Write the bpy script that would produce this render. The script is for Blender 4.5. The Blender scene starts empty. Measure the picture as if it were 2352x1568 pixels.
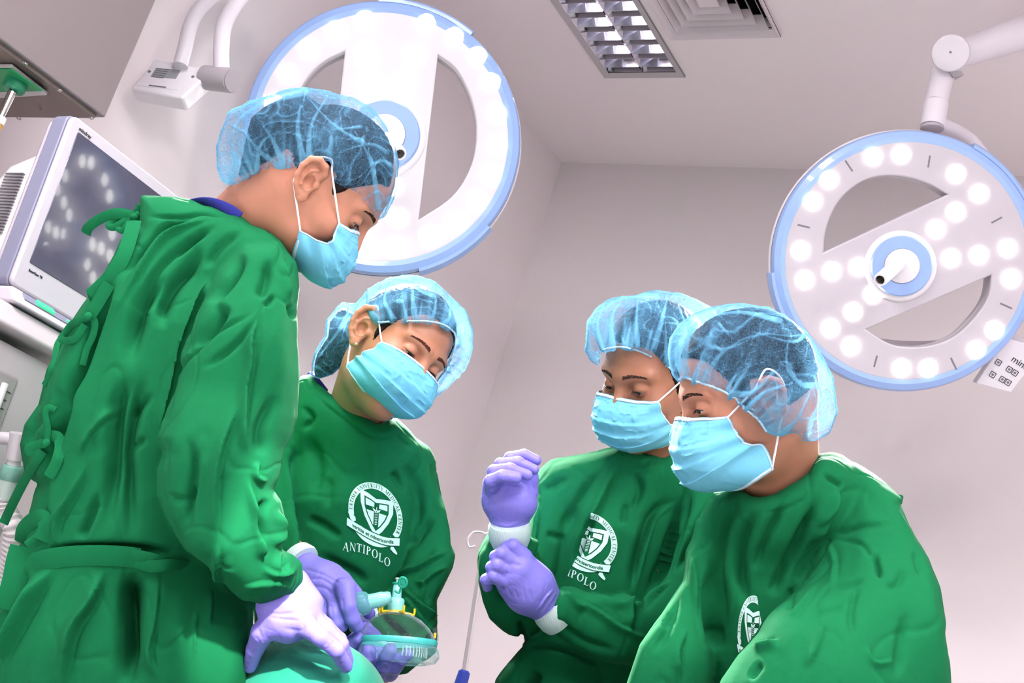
import bpy, bmesh, math, random
import numpy as np
from mathutils import Vector, Matrix
from mathutils.bvhtree import BVHTree

ONLY = ('P1', 'P2', 'P3', 'P4')
# ---------------------------------------------------------------- camera frame
W, H, F = 2352.0, 1568.0, 2924.0
XC = np.array([.8486, -.0993, .5195]); XC /= np.linalg.norm(XC)
UC = np.array([.2826, .9156, -.2865]); UC -= XC * UC.dot(XC); UC /= np.linalg.norm(UC)
YC = np.cross(UC, XC)                       # world Y seen in camera axes
M = np.array([XC, YC, UC])                  # camera axes -> world axes
EYE = np.array([0, 0, 1.0])
def c2w(v): return np.asarray(v, float) @ M.T + EYE
def w2c(v): return (np.asarray(v, float) - EYE) @ M
def cp(px, py, d):                          # camera-axes point: pixel and distance along the view axis
    return np.array([(px - W/2) / F * d, (H/2 - py) / F * d, -d])
def wp(px, py, d): return c2w(cp(px, py, d))
def ray(px, py): return M @ cp(px, py, 1.0)
def on_plane(px, py, p0, n):
    r = ray(px, py); n = np.asarray(n, float)
    return EYE + r * (n.dot(np.asarray(p0, float) - EYE) / n.dot(r))
def proj(cv):                               # camera-axes points -> pixels
    z = -cv[..., 2]
    return cv[..., 0] / z * F + W/2, H/2 - cv[..., 1] / z * F

scene = bpy.context.scene
col = scene.collection
cam_d = bpy.data.cameras.new('camera'); cam = bpy.data.objects.new('camera', cam_d); col.objects.link(cam)
cam_d.sensor_width = 36; cam_d.lens = F / W * 36; cam_d.clip_start = .05
mw = Matrix.Identity(4)
for i in range(3):
    for j in range(3): mw[i][j] = M[i][j]
    mw[i][3] = EYE[i]
cam.matrix_world = mw
scene.camera = cam

# ---------------------------------------------------------------- materials
def srgb(r, g, b):
    f = lambda c: (c/255/12.92) if c/255 <= .04045 else ((c/255+.055)/1.055)**2.4
    return (f(r), f(g), f(b), 1)
MATS = {}
def mat(name, color=(.8,.8,.8,1), rough=.5, metal=0, bump=None, sss=0, spec=.5, emit=None, trans=0, ior=1.45, alpha=1, sheen=0, coat=0, vary=None):
    if name in MATS: return MATS[name]
    m = bpy.data.materials.new(name); m.use_nodes = True
    nt = m.node_tree; b = nt.nodes['Principled BSDF']; I = b.inputs
    I['Base Color'].default_value = color; I['Roughness'].default_value = rough; I['Metallic'].default_value = metal
    I['Specular IOR Level'].default_value = spec; I['IOR'].default_value = ior
    I['Transmission Weight'].default_value = trans; I['Alpha'].default_value = alpha
    I['Coat Weight'].default_value = coat
    if sheen: I['Sheen Weight'].default_value = sheen; I['Sheen Roughness'].default_value = .5
    if sss:
        I['Subsurface Weight'].default_value = sss; I['Subsurface Radius'].default_value = (1, .35, .2); I['Subsurface Scale'].default_value = .006
    if emit: I['Emission Color'].default_value = emit[0]; I['Emission Strength'].default_value = emit[1]
    if bump:                                # (kind, scale, strength, distance)
        tc = nt.nodes.new('ShaderNodeTexCoord'); prev = None
        for kind, sc, st, dist in bump:
            if kind == 'noise':
                t = nt.nodes.new('ShaderNodeTexNoise'); t.inputs['Scale'].default_value = sc; t.inputs['Detail'].default_value = 4; out = t.outputs[0]
            elif kind == 'wave':
                t = nt.nodes.new('ShaderNodeTexWave'); t.inputs['Scale'].default_value = sc; t.bands_direction = 'DIAGONAL'; out = t.outputs['Fac']
            else:
                t = nt.nodes.new('ShaderNodeTexVoronoi'); t.inputs['Scale'].default_value = sc; out = t.outputs[0]
            nt.links.new(tc.outputs['Object'], t.inputs['Vector'])
            bp = nt.nodes.new('ShaderNodeBump'); bp.inputs['Strength'].default_value = st; bp.inputs['Distance'].default_value = dist
            nt.links.new(out, bp.inputs['Height'])
            if prev: nt.links.new(prev.outputs[0], bp.inputs['Normal'])
            prev = bp
        nt.links.new(prev.outputs[0], I['Normal'])
    if vary:                                # (scale, amount) mottling of the base colour
        tc = nt.nodes.new('ShaderNodeTexCoord'); t = nt.nodes.new('ShaderNodeTexNoise')
        t.inputs['Scale'].default_value = vary[0]; t.inputs['Detail'].default_value = 5
        nt.links.new(tc.outputs['Object'], t.inputs['Vector'])
        mx = nt.nodes.new('ShaderNodeMix'); mx.data_type = 'RGBA'
        mx.inputs[6].default_value = tuple(c*(1-vary[1]) for c in color[:3]) + (1,)
        c2 = vary[2] if len(vary) > 2 else tuple(min(1, c*(1+vary[1])) for c in color[:3]) + (1,)
        mx.inputs[7].default_value = c2
        nt.links.new(t.outputs[0], mx.inputs[0]); nt.links.new(mx.outputs[2], I['Base Color'])
    MATS[name] = m
    return m

# ---------------------------------------------------------------- objects
ROOTS = {}
def root_loc(o):
    while o.parent is not None: o = o.parent
    return np.array(o.location)
def tag(o, label, cat=None, group=None, kind=None):
    if label: o['label'] = label
    if cat: o['category'] = cat
    if group: o['group'] = group
    if kind: o['kind'] = kind
    return o
def empty(name, loc, label=None, cat=None, group=None):
    o = bpy.data.objects.new(name, None); col.objects.link(o); o.location = tuple(loc); o.empty_display_size = .05
    return tag(o, label, cat, group)
def link_mesh(name, verts, faces, material, parent=None, smooth=True, angle=40, loc=None, bevel=0, seg=2, label=None):
    verts = np.asarray(verts, float)
    base = root_loc(parent) if parent is not None else (np.asarray(loc, float) if loc is not None else np.array([*verts.mean(0)[:2], verts[:, 2].min()]))
    me = bpy.data.meshes.new(name)
    v = verts - base
    if isinstance(faces, np.ndarray) and faces.ndim == 2:
        n, k = faces.shape
        me.vertices.add(len(v)); me.vertices.foreach_set('co', v.astype(np.float32).ravel())
        me.loops.add(n*k); me.loops.foreach_set('vertex_index', faces.astype(np.int32).ravel())
        me.polygons.add(n); me.polygons.foreach_set('loop_start', np.arange(0, n*k, k, dtype=np.int32))
        me.update(calc_edges=True); me.validate()
    else:
        me.from_pydata([tuple(x) for x in v], [], [list(map(int, f)) for f in faces]); me.update()
    me.materials.append(material)
    if smooth:
        me.shade_smooth()
        if angle and angle < 180: me.set_sharp_from_angle(angle=math.radians(angle))
    o = bpy.data.objects.new(name, me); col.objects.link(o)
    if parent is not None: o.parent = parent
    else: o.location = tuple(base)
    if bevel:
        b = o.modifiers.new('bevel', 'BEVEL'); b.width = bevel; b.segments = seg; b.limit_method = 'ANGLE'; b.angle_limit = math.radians(35)
        me.shade_smooth(); me.set_sharp_from_angle(angle=math.radians(40)) if not smooth else None
        b.harden_normals = False
    if label: o['label'] = label
    return o

def unit(v): v = np.asarray(v, float); return v / (np.linalg.norm(v) + 1e-12)
def frame(n, up=(0, 0, 1)):
    n = unit(n); a = np.cross(up, n)
    if np.linalg.norm(a) < 1e-4: a = np.cross((1, 0, 0), n)
    a = unit(a); return a, np.cross(n, a), n
def spline(pts, n=8, closed=False):
    P = [np.asarray(p, float) for p in pts]; out = []
    m = len(P); rng = range(m if closed else m-1)
    for i in rng:
        p0 = P[(i-1) % m] if closed or i > 0 else 2*P[0]-P[1]
        p1 = P[i]; p2 = P[(i+1) % m]
        p3 = P[(i+2) % m] if closed or i+2 < m else 2*P[-1]-P[-2]
        for k in range(n):
            t = k/n
            out.append(.5*((2*p1)+(-p0+p2)*t+(2*p0-5*p1+4*p2-p3)*t*t+(-p0+3*p1-3*p2+p3)*t**3))
    if not closed: out.append(P[-1])
    return np.array(out)

class MB:
    def __init__(s): s.v = []; s.f = []
    def add(s, verts, faces):
        b = len(s.v); s.v += [np.asarray(x, float) for x in verts]; s.f += [[i+b for i in f] for f in faces]; return s
    def box(s, c, ax, h):
        c = np.asarray(c, float); A = [np.asarray(a, float)*k for a, k in zip(ax, h)]
        vs = [c + sx*A[0] + sy*A[1] + sz*A[2] for sz in (-1, 1) for sy in (-1, 1) for sx in (-1, 1)]
        fs = [[0,2,3,1],[4,5,7,6],[0,1,5,4],[2,6,7,3],[0,4,6,2],[1,3,7,5]]
        if np.dot(np.cross(A[0], A[1]), A[2]) < 0: fs = [f[::-1] for f in fs]
        return s.add(vs, fs)
    def aabox(s, a, b):
        a = np.asarray(a, float); b = np.asarray(b, float)
        return s.box((a+b)/2, np.eye(3), np.abs(b-a)/2)
    def lathe(s, c, n, prof, seg=40, caps=True, up=(0, 0, 1)):
        a, b, n = frame(n, up); c = np.asarray(c, float); vs = []; fs = []
        for r, h in prof:
            for k in range(seg):
                t = 2*math.pi*k/seg; vs.append(c + n*h + r*(a*math.cos(t)+b*math.sin(t)))
        for i in range(len(prof)-1):
            for k in range(seg):
                k2 = (k+1) % seg; fs.append([i*seg+k, i*seg+k2, (i+1)*seg+k2, (i+1)*seg+k])
        if caps: fs.append(list(range(seg))[::-1]); fs.append([(len(prof)-1)*seg+k for k in range(seg)])
        return s.add(vs, fs)
    def cyl(s, p, q, r, r2=None, seg=28):
        p = np.asarray(p, float); q = np.asarray(q, float); L = np.linalg.norm(q-p)
        return s.lathe(p, q-p, [(r, 0), (r if r2 is None else r2, L)], seg)
    def tube(s, pts, r, seg=12, closed=False, caps=True, squash=None):
        P = np.asarray(pts, float); n = len(P); R = np.full(n, r) if np.isscalar(r) else np.interp(np.linspace(0, 1, n), np.linspace(0, 1, len(r)), r)
        T = np.roll(P, -1, 0) - np.roll(P, 1, 0)
        if not closed: T[0] = P[1]-P[0]; T[-1] = P[-1]-P[-2]
        T /= np.linalg.norm(T, axis=1)[:, None] + 1e-12
        a = frame(T[0])[0] if squash is None else unit(np.cross(T[0], np.cross(squash[0], T[0])))
        vs = []; fs = []
        for i in range(n):
            if squash is not None: a = np.cross(T[i], np.cross(squash[0], T[i]))
            a = unit(a - T[i]*a.dot(T[i])); b = np.cross(T[i], a)
            q = 1 if squash is None else squash[1]
            for k in range(seg):
                t = 2*math.pi*k/seg; vs.append(P[i] + R[i]*(a*math.cos(t)*q + b*math.sin(t)))
        for i in range(n if closed else n-1):
            j = (i+1) % n
            for k in range(seg):
                k2 = (k+1) % seg; fs.append([i*seg+k, i*seg+k2, j*seg+k2, j*seg+k])
        if not closed and caps: fs.append(list(range(seg))[::-1]); fs.append([(n-1)*seg+k for k in range(seg)])
        return s.add(vs, fs)
    def slab(s, pts, thick):                # polygon pushed along a vector
        P = [np.asarray(p, float) for p in pts]; t = np.asarray(thick, float); n = len(P)
        nn = sum(np.cross(P[i]-P[0], P[(i+1) % n]-P[0]) for i in range(n))
        if nn.dot(t) > 0: P = P[::-1]
        fs = [list(range(n)), list(range(n, 2*n))[::-1]] + [[(i+1) % n, i, i+n, (i+1) % n+n] for i in range(n)]
        return s.add(P + [p+t for p in P], fs)
    def sphere(s, c, r, nu=20, nv=12, ax=None):
        ax = np.eye(3) if ax is None else np.asarray(ax); r = np.array([r]*3 if np.isscalar(r) else r); c = np.asarray(c, float); vs = []; fs = []
        for j in range(1, nv):
            for i in range(nu):
                a = math.pi*j/nv; b = 2*math.pi*i/nu
                vs.append(c + (r*np.array([math.sin(a)*math.cos(b), math.sin(a)*math.sin(b), math.cos(a)])) @ ax)
        vs += [c + (r*[0,0,1]) @ ax, c - (r*[0,0,1]) @ ax]; T = len(vs)-2
        for j in range(nv-2):
            for i in range(nu): i2 = (i+1) % nu; fs.append([j*nu+i, (j+1)*nu+i, (j+1)*nu+i2, j*nu+i2])
        for i in range(nu): i2 = (i+1) % nu; fs.append([T, i, i2]); fs.append([T+1, (nv-2)*nu+i2, (nv-2)*nu+i])
        return s.add(vs, fs)
    def build(s, name, material, parent=None, **k): return link_mesh(name, np.array(s.v), s.f, material, parent, **k)

def curve_mesh(splines=None, text=None, extrude=.0, bevel=0, size=1, res=6, offset=0, align='CENTER'):
    """2-D outlines with holes, or lettering, filled and turned into mesh arrays in their own plane"""
    if text is not None:
        cu = bpy.data.curves.new('c', 'FONT'); cu.body = text; cu.size = size; cu.align_x = align; cu.align_y = 'CENTER'; cu.offset = offset
        cu.resolution_u = 3
    else:
        cu = bpy.data.curves.new('c', 'CURVE'); cu.dimensions = '2D'; cu.fill_mode = 'BOTH'
        for pts in splines:
            sp = cu.splines.new('POLY'); sp.points.add(len(pts)-1); sp.use_cyclic_u = True
            for i, p in enumerate(pts): sp.points[i].co = (p[0], p[1], 0, 1)
    cu.extrude = extrude; cu.bevel_depth = bevel; cu.bevel_resolution = 2
    o = bpy.data.objects.new('c', cu); col.objects.link(o)
    me = bpy.data.meshes.new_from_object(o.evaluated_get(bpy.context.evaluated_depsgraph_get()))
    v = np.array([x.co[:] for x in me.vertices]).reshape(-1, 3); f = [list(p.vertices) for p in me.polygons]
    bpy.data.objects.remove(o); bpy.data.meshes.remove(me); bpy.data.curves.remove(cu)
    return v, f

# ---------------------------------------------------------------- implicit surfaces
def smin(a, b, k):
    if k <= 0: return np.minimum(a, b)
    h = np.clip(.5+.5*(b-a)/k, 0, 1); return b*(1-h)+a*h - k*h*(1-h)
def smax(a, b, k): return -smin(-a, -b, k)
def rc(P, a, b, ra, rb, sq=None):
    """round cone; sq=(axis, factor) flattens it along an axis"""
    a = np.asarray(a, np.float32); b = np.asarray(b, np.float32)
    q = P - a; d = b - a
    s = 1
    if sq is not None:
        ax = unit(sq[0]).astype(np.float32); f = sq[1]
        t = np.clip((q @ d) / (d @ d + 1e-12), 0, 1)
        w = q - t[:, None]*d; c = w @ ax
        dist = np.sqrt((w*w).sum(1) - c*c + (c/f)**2)
        r = ra + (rb-ra)*t
        return (dist - r) * np.where(np.abs(c/f) > .6*np.maximum(dist, 1e-6), f, 1) if f < 1 else dist - r
    t = np.clip((q @ d) / (d @ d + 1e-12), 0, 1)
    w = q - t[:, None]*d
    return np.sqrt((w*w).sum(1)) - (ra + (rb-ra)*t)
def ell(P, c, r, R=None):
    q = P - np.asarray(c, np.float32)
    if R is not None: q = q @ np.asarray(R, np.float32).T
    r = np.asarray(r, np.float32)
    k0 = np.sqrt(((q/r)**2).sum(1)); k1 = np.sqrt(((q/(r*r))**2).sum(1))
    return k0*(k0-1)/np.maximum(k1, 1e-6)
def chain(P, pts, rad, k=.004, sq=None):
    d = None
    for i in range(len(pts)-1):
        e = rc(P, pts[i], pts[i+1], rad[i], rad[i+1], sq); d = e if d is None else smin(d, e, k)
    return d
def poly_sd(X, Y, poly):
    """signed distance to a 2-D polygon, negative inside"""
    poly = np.asarray(poly, np.float32); n = len(poly)
    d = np.full(X.shape, 1e9, np.float32); ins = np.zeros(X.shape, bool)
    for i in range(n):
        ax, ay = poly[i]; bx, by = poly[(i+1) % n]
        ex, ey = bx-ax, by-ay; wx, wy = X-ax, Y-ay
        t = np.clip((wx*ex+wy*ey)/(ex*ex+ey*ey+1e-9), 0, 1)
        d = np.minimum(d, (wx-ex*t)**2+(wy-ey*t)**2)
        c = ((ay > Y) != (by > Y)) & (X < (bx-ax)*(Y-ay)/(by-ay+1e-12)+ax)
        ins ^= c
    d = np.sqrt(d); return np.where(ins, -d, d)
_pc = {}
def clip_sd(P, poly, depth):
    """distance to a silhouette seen from the camera, in metres at the given depth (sampled from a coarse grid)"""
    key = id(poly)
    if key not in _pc:
        A = np.asarray(poly); x0, y0 = A.min(0)-120; x1, y1 = A.max(0)+120; s = 4
        xs = np.arange(x0, x1+s, s, dtype=np.float32); ys = np.arange(y0, y1+s, s, dtype=np.float32)
        X, Y = np.meshgrid(xs, ys); _pc[key] = (x0, y0, s, poly_sd(X.ravel(), Y.ravel(), A).reshape(X.shape), poly)
    x0, y0, s, G, _ = _pc[key]
    px, py = proj(P)
    u = np.clip((px-x0)/s, 0, G.shape[1]-1.001); v = np.clip((py-y0)/s, 0, G.shape[0]-1.001)
    i = u.astype(int); j = v.astype(int); a = u-i; b = v-j
    g = G[j, i]*(1-a)*(1-b)+G[j, i+1]*a*(1-b)+G[j+1, i]*(1-a)*b+G[j+1, i+1]*a*b
    return (g*depth/F).astype(np.float32)

def isosurface(sdf, lo, hi, h, smooth=2):
    """narrow-band surface nets; returns vertices and quads"""
    lo = np.asarray(lo, float); hi = np.asarray(hi, float); B = 8
    nb = np.ceil((hi-lo)/(h*B)).astype(int)+1; n = nb*B+1
    ctr = np.stack(np.meshgrid(*[np.arange(k) for k in nb], indexing='ij'), -1).reshape(-1, 3)
    cpos = (lo + (ctr*B + B/2)*h).astype(np.float32)
    cd = np.concatenate([sdf(cpos[i:i+200000]) for i in range(0, len(cpos), 200000)])
    act = np.abs(cd) < h*B*.87*1.7
    D = np.ones(n, np.float32)
    for s in np.nonzero((~act) & (cd < 0))[0]:
        a = ctr[s]*B; D[a[0]:a[0]+B+1, a[1]:a[1]+B+1, a[2]:a[2]+B+1] = -1
    off = np.stack(np.meshgrid(*[np.arange(B+1)]*3, indexing='ij'), -1).reshape(-1, 3)
    ids = np.nonzero(act)[0]
    for c0 in range(0, len(ids), 400):
        sub = ids[c0:c0+400]
        g = ctr[sub][:, None, :]*B + off[None]
        P = (lo + g.reshape(-1, 3)*h).astype(np.float32)
        v = sdf(P).astype(np.float32)
        g = g.reshape(-1, 3); D[g[:, 0], g[:, 1], g[:, 2]] = v
    S = D < 0
    c = S[:-1, :-1, :-1].astype(np.int8)
    for dx, dy, dz in ((1,0,0),(0,1,0),(0,0,1),(1,1,0),(1,0,1),(0,1,1),(1,1,1)):
        c = c + S[dx:n[0]-1+dx, dy:n[1]-1+dy, dz:n[2]-1+dz]
    cell = np.argwhere((c > 0) & (c < 8))
    idx = np.full(c.shape, -1, np.int32); idx[cell[:, 0], cell[:, 1], cell[:, 2]] = np.arange(len(cell))
    acc = np.zeros((len(cell), 3)); cnt = np.zeros(len(cell))
    cor = [np.array(x) for x in ((0,0,0),(1,0,0),(0,1,0),(1,1,0),(0,0,1),(1,0,1),(0,1,1),(1,1,1))]
    ed = [(0,1),(2,3),(4,5),(6,7),(0,2),(1,3),(4,6),(5,7),(0,4),(1,5),(2,6),(3,7)]
    val = [D[cell[:, 0]+q[0], cell[:, 1]+q[1], cell[:, 2]+q[2]] for q in cor]
    for a, b in ed:
        m = (val[a] < 0) != (val[b] < 0)
        t = np.where(m, val[a]/np.where(m, val[a]-val[b], 1), 0)
        p = cor[a] + t[:, None]*(cor[b]-cor[a]); acc[m] += p[m]; cnt[m] += 1
    V = lo + (cell + acc/cnt[:, None])*h
    Fs = []
    for ax in range(3):
        o1, o2 = [(1, 2), (2, 0), (0, 1)][ax]
        sl0 = [slice(None)]*3; sl1 = [slice(None)]*3; sl0[ax] = slice(0, -1); sl1[ax] = slice(1, None)
        A = S[tuple(sl0)]; Bb = S[tuple(sl1)]
        e = np.argwhere(A != Bb)
        e = e[(e[:, o1] > 0) & (e[:, o2] > 0) & (e[:, o1] < n[o1]-1) & (e[:, o2] < n[o2]-1)]
        if not len(e): continue
        ins = A[e[:, 0], e[:, 1], e[:, 2]]
        u = np.zeros(3, int); u[o1] = 1; w = np.zeros(3, int); w[o2] = 1
        q = [idx[tuple((e-x).T)] for x in (u+w, w, 0*u, u)]
        q = np.stack(q, 1); q[~ins] = q[~ins][:, ::-1]; Fs.append(q)
    Q = np.concatenate(Fs); Q = Q[(Q >= 0).all(1)]
    V = relax(V, Q, smooth)
    return V, Q
def edges_of(Q):
    k = Q.shape[1]; E = np.concatenate([Q[:, [i, (i+1) % k]] for i in range(k)]); return E
def relax(V, Q, it, lam=.5, mu=-.52):
    if it <= 0: return V
    E = edges_of(Q); a, b = E.T; n = len(V); c = np.bincount(a, minlength=n)+np.bincount(b, minlength=n)
    for k in range(it*2):
        L = np.stack([np.bincount(a, V[b, i], n)+np.bincount(b, V[a, i], n) for i in range(3)], 1)/np.maximum(c, 1)[:, None]
        V = V + (lam if k % 2 == 0 else mu)*(L-V)
    return V
def normals(V, Q):
    k = Q.shape[1]; a = V[Q[:, 0]]; fn = np.cross(V[Q[:, 1]]-a, V[Q[:, 2]]-a) if k == 3 else np.cross(V[Q[:, 2]]-a, V[Q[:, 3]]-V[Q[:, 1]])
    N = np.stack([sum(np.bincount(Q[:, j], fn[:, i], len(V)) for j in range(k)) for i in range(3)], 1)
    return N/(np.linalg.norm(N, axis=1)[:, None]+1e-12)
def compact(V, Q, keep_faces, *attrs):
    Q = Q[keep_faces]; used = np.zeros(len(V), bool); used[Q.ravel()] = True
    mp = np.cumsum(used)-1
    return (V[used], mp[Q]) + tuple(a[used] for a in attrs)

# value noise, tileable enough, for cloth and skin relief
_rng = np.random.RandomState(7); _G = _rng.rand(32, 32, 32).astype(np.float32)
def vnoise(P):
    i = np.floor(P).astype(int); f = (P-i).astype(np.float32); f = f*f*(3-2*f); r = 0
    for dx in (0, 1):
        for dy in (0, 1):
            for dz in (0, 1):
                w = (f[:, 0] if dx else 1-f[:, 0])*(f[:, 1] if dy else 1-f[:, 1])*(f[:, 2] if dz else 1-f[:, 2])
                r = r + w*_G[(i[:, 0]+dx) % 32, (i[:, 1]+dy) % 32, (i[:, 2]+dz) % 32]
    return r*2-1
def strokes(px, py, N, lst):
    """relief drawn as folds: (points, width, height[, kind]); kind r=ridge g=groove s=overlap step"""
    out = np.zeros(len(px))
    for st in lst:
        pts, w, hgt = st[0], st[1], st[2]; kind = st[3] if len(st) > 3 else 'r'
        S = spline([(*p, 0) for p in pts], 5)[:, :2] if len(pts) > 2 else np.array(pts, float)
        x0, y0 = S.min(0)-3*w; x1, y1 = S.max(0)+3*w
        m = np.nonzero((px > x0) & (px < x1) & (py > y0) & (py < y1))[0]
        if not len(m): continue
        X, Y = px[m], py[m]; best = np.full(len(m), 1e9); sd = np.zeros(len(m)); tt = np.zeros(len(m)); n = len(S)-1
        for i in range(n):
            a, b = S[i], S[i+1]; e = b-a; wx, wy = X-a[0], Y-a[1]
            t0 = (wx*e[0]+wy*e[1])/(e @ e+1e-9); t = np.clip(t0, 0, 1)
            dx, dy = wx-e[0]*t, wy-e[1]*t; d = dx*dx+dy*dy; q = d < best
            best[q] = d[q]; tt[q] = (i+t[q])/n; sd[q] = np.sign(e[0]*wy[q]-e[1]*wx[q])
        d = np.sqrt(best)/w; s = d*sd
        fade = np.clip(np.minimum(tt, 1-tt)*3.2, 0, 1); fade = fade*fade*(3-2*fade); fade = np.maximum(fade, .0)
        end = np.exp(-np.maximum(d, 0)**2)
        if kind == 'r': p = end
        elif kind == 'g': p = -end
        else: p = np.where(s > 0, np.exp(-(s*.7)**2), -.7*np.exp(-(s*1.3)**2)*1.0 + (1.7*np.exp(-(s*2.4)**2)))
        out[m] += hgt*p*fade
    return out
# ---------------------------------------------------------------- room
ZC = 3.0
K = on_plane(1290, 372, (0, 0, ZC), (0, 0, 1))
LX, BY = K[0], K[1]
RX, FY = 3.6, -2.6
wall_m = mat('wall paint', srgb(232, 221, 224), .55, bump=[('noise', 60, .08, .002)], vary=(1.5, .015))
ceil_m = mat('ceiling paint', srgb(238, 228, 231), .7, bump=[('noise', 50, .08, .002)])
floor_m = mat('floor vinyl', srgb(236, 233, 231), .35, vary=(30, .05))
def setting(name, a, b, m):
    o = MB().aabox(a, b).build(name, m, smooth=False); o['kind'] = 'structure'; return o
setting('floor', (LX-.1, FY, -.1), (RX, BY+.1, 0), floor_m)
setting('wall_left', (LX-.1, FY, 0), (LX, BY+.1, ZC), wall_m)
setting('wall_back', (LX, BY, 0), (RX, BY+.1, ZC), wall_m)
C1 = on_plane(1390, 175, (0, 0, ZC), (0, 0, 1)); C2 = on_plane(1575, 173, (0, 0, ZC), (0, 0, 1))
V1 = on_plane(1543, 85, (0, 0, ZC), (0, 0, 1)); V2 = on_plane(1796, 78, (0, 0, ZC), (0, 0, 1))
fy1 = (C1[1]+C2[1])/2; fx0, fx1 = C1[0], C2[0]; fw = fx1-fx0; fy0 = fy1-1.2
vy1 = (V1[1]+V2[1])/2; vx0, vx1 = V1[0], V2[0]; vw = vx1-vx0; vy0 = vy1-vw
# ceiling with an opening for the recessed luminaire and the diffuser
cb = MB(); e = .012
fl, fr, fn_, ff = fx0+e, fx1-e, fy0+e, fy1-e; vl, vr, vn, vf = vx0+.02, vx1-.02, vy0+.02, vy1-.02
xs = [LX-.1, fl, fr, vl, vr, RX]
def strip(x0, x1, cuts):
    y = FY
    for c0, c1 in cuts:
        cb.aabox((x0, y, ZC), (x1, c0, ZC+.16)); y = c1
    cb.aabox((x0, y, ZC), (x1, BY+.1, ZC+.16))
strip(xs[0], fl, []); strip(fl, fr, [(fn_, ff)]); strip(fr, vl, []); strip(vl, vr, [(vn, vf)]); strip(vr, RX, [])
o = cb.build('ceiling', ceil_m, smooth=False); o['kind'] = 'structure'

# recessed louvre light
alu = mat('aluminium', srgb(190, 188, 192), .25, .9)
grey_frame = mat('frame grey', srgb(178, 172, 176), .45)
tube_m = mat('lit tube', (1, 1, 1, 1), .4, emit=((.86, .87, 1, 1), 14))
mirror = mat('polished reflector', srgb(225, 222, 232), .12, .95)
dark = mat('dark plastic', srgb(30, 34, 33), .5)
amber = mat('amber tube end', srgb(190, 130, 40), .4)
lr = empty('ceiling_light', ((fx0+fx1)/2, (fy0+fy1)/2, ZC), 'recessed mirror-louvre fluorescent ceiling light with two tubes, next to the air vent', 'ceiling light')
b = MB()
for o_, i_, z0, z1 in (((0, 0), (.022, .022), ZC-.008, ZC-.004), ((0, 0), (.001, .001), ZC-.008, ZC+.002)):
    A_ = [(fx0+o_[0], fy0+o_[1], z0), (fx1-o_[0], fy0+o_[1], z0), (fx1-o_[0], fy1-o_[1], z0), (fx0+o_[0], fy1-o_[1], z0)]
    B_ = [(fx0+i_[0], fy0+i_[1], z1), (fx1-i_[0], fy0+i_[1], z1), (fx1-i_[0], fy1-i_[1], z1), (fx0+i_[0], fy1-i_[1], z1)]
    for k in range(4): j = (k+1) % 4; b.slab([A_[k], A_[j], B_[j], B_[k]], (0, 0, .002))
b.build('frame', grey_frame, lr, smooth=False)
b = MB()
b.aabox((fl, fn_, ZC+.10), (fr, ff, ZC+.11)).aabox((fl, fn_, ZC), (fl+.004, ff, ZC+.1)).aabox((fr-.004, fn_, ZC), (fr, ff, ZC+.1))
b.aabox((fl, ff-.004, ZC), (fr, ff, ZC+.1)).aabox((fl, fn_, ZC), (fr, fn_+.004, ZC+.1))
b.build('housing', grey_frame, lr, smooth=False)
mid = (fx0+fx1)/2; cw = (fr-fl)/2
for side, (u0, u1) in enumerate(((fl+.006, mid-.002), (mid+.002, fr-.006))):
    b = MB()
    for x, s in ((u0, 1), (u1, -1)):        # sloping side reflectors of the trough
        b.slab([(x, fn_+.01, ZC+.002), (x, ff-.01, ZC+.002), (x+s*cw*.30, ff-.01, ZC+.05), (x+s*cw*.30, fn_+.01, ZC+.05)], (0, 0, .002))
    b.build('reflector', mirror, lr, smooth=False)
    n = 17
    for k in range(n):
        b = MB(); y = ff - .02 - k*(ff-fn_-.04)/(n-1)
        b.slab([(u0, y-.014, ZC+.002), (u1, y-.014, ZC+.002), (u1, y, ZC+.045), (u0, y, ZC+.045)], (0, .0015, 0))
        b.slab([(u0, y+.014, ZC+.002), (u1, y+.014, ZC+.002), (u1, y, ZC+.045), (u0, y, ZC+.045)], (0, -.0015, 0))
        b.build('louvre', mat('louvre blade', srgb(200, 196, 204), .25, .9), lr, smooth=False)
    xc = (u0+u1)/2
    tb = MB().cyl((xc, fn_+.05, ZC+.066), (xc, ff-.05, ZC+.066), .013).build('tube', tube_m, lr)
    MB().cyl((xc, ff-.05, ZC+.066), (xc, ff-.034, ZC+.066), .0132).build('tube_cap', amber, tb)
    MB().aabox((xc-.016, ff-.034, ZC+.05), (xc+.016, ff-.02, ZC+.084)).build('lamp_holder', dark, lr, smooth=False)

# square four-way diffuser
vm = mat('vent enamel', srgb(216, 204, 210), .45)
vp = vw/2*.165; print('VW', vw)
vr_ = empty('air_vent', ((vx0+vx1)/2, (vy0+vy1)/2, ZC), 'square white ceiling air diffuser with nested louvres, next to the fluorescent light', 'vent')
b = MB()
def ring(b, x0, x1, y0, y1, w0, z0, w1, z1):
    """sloping square ring from an outer edge (inset w0, height z0) to an inner one"""
    o_ = [(x0+w0, y0+w0, z0), (x1-w0, y0+w0, z0), (x1-w0, y1-w0, z0), (x0+w0, y1-w0, z0)]
    i_ = [(x0+w1, y0+w1, z1), (x1-w1, y0+w1, z1), (x1-w1, y1-w1, z1), (x0+w1, y1-w1, z1)]
    for k in range(4):
        j = (k+1) % 4; b.slab([o_[k], o_[j], i_[j], i_[k]], (0, 0, .0025))
ring(b, vx0, vx1, vy0, vy1, 0, ZC-.012, .008, ZC-.012); ring(b, vx0, vx1, vy0, vy1, .0, ZC-.012, .001, ZC+.001)
ring(b, vx0, vx1, vy0, vy1, .008, ZC-.012, .04, ZC+.025)
b.build('frame', vm, vr_, smooth=False)
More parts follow.
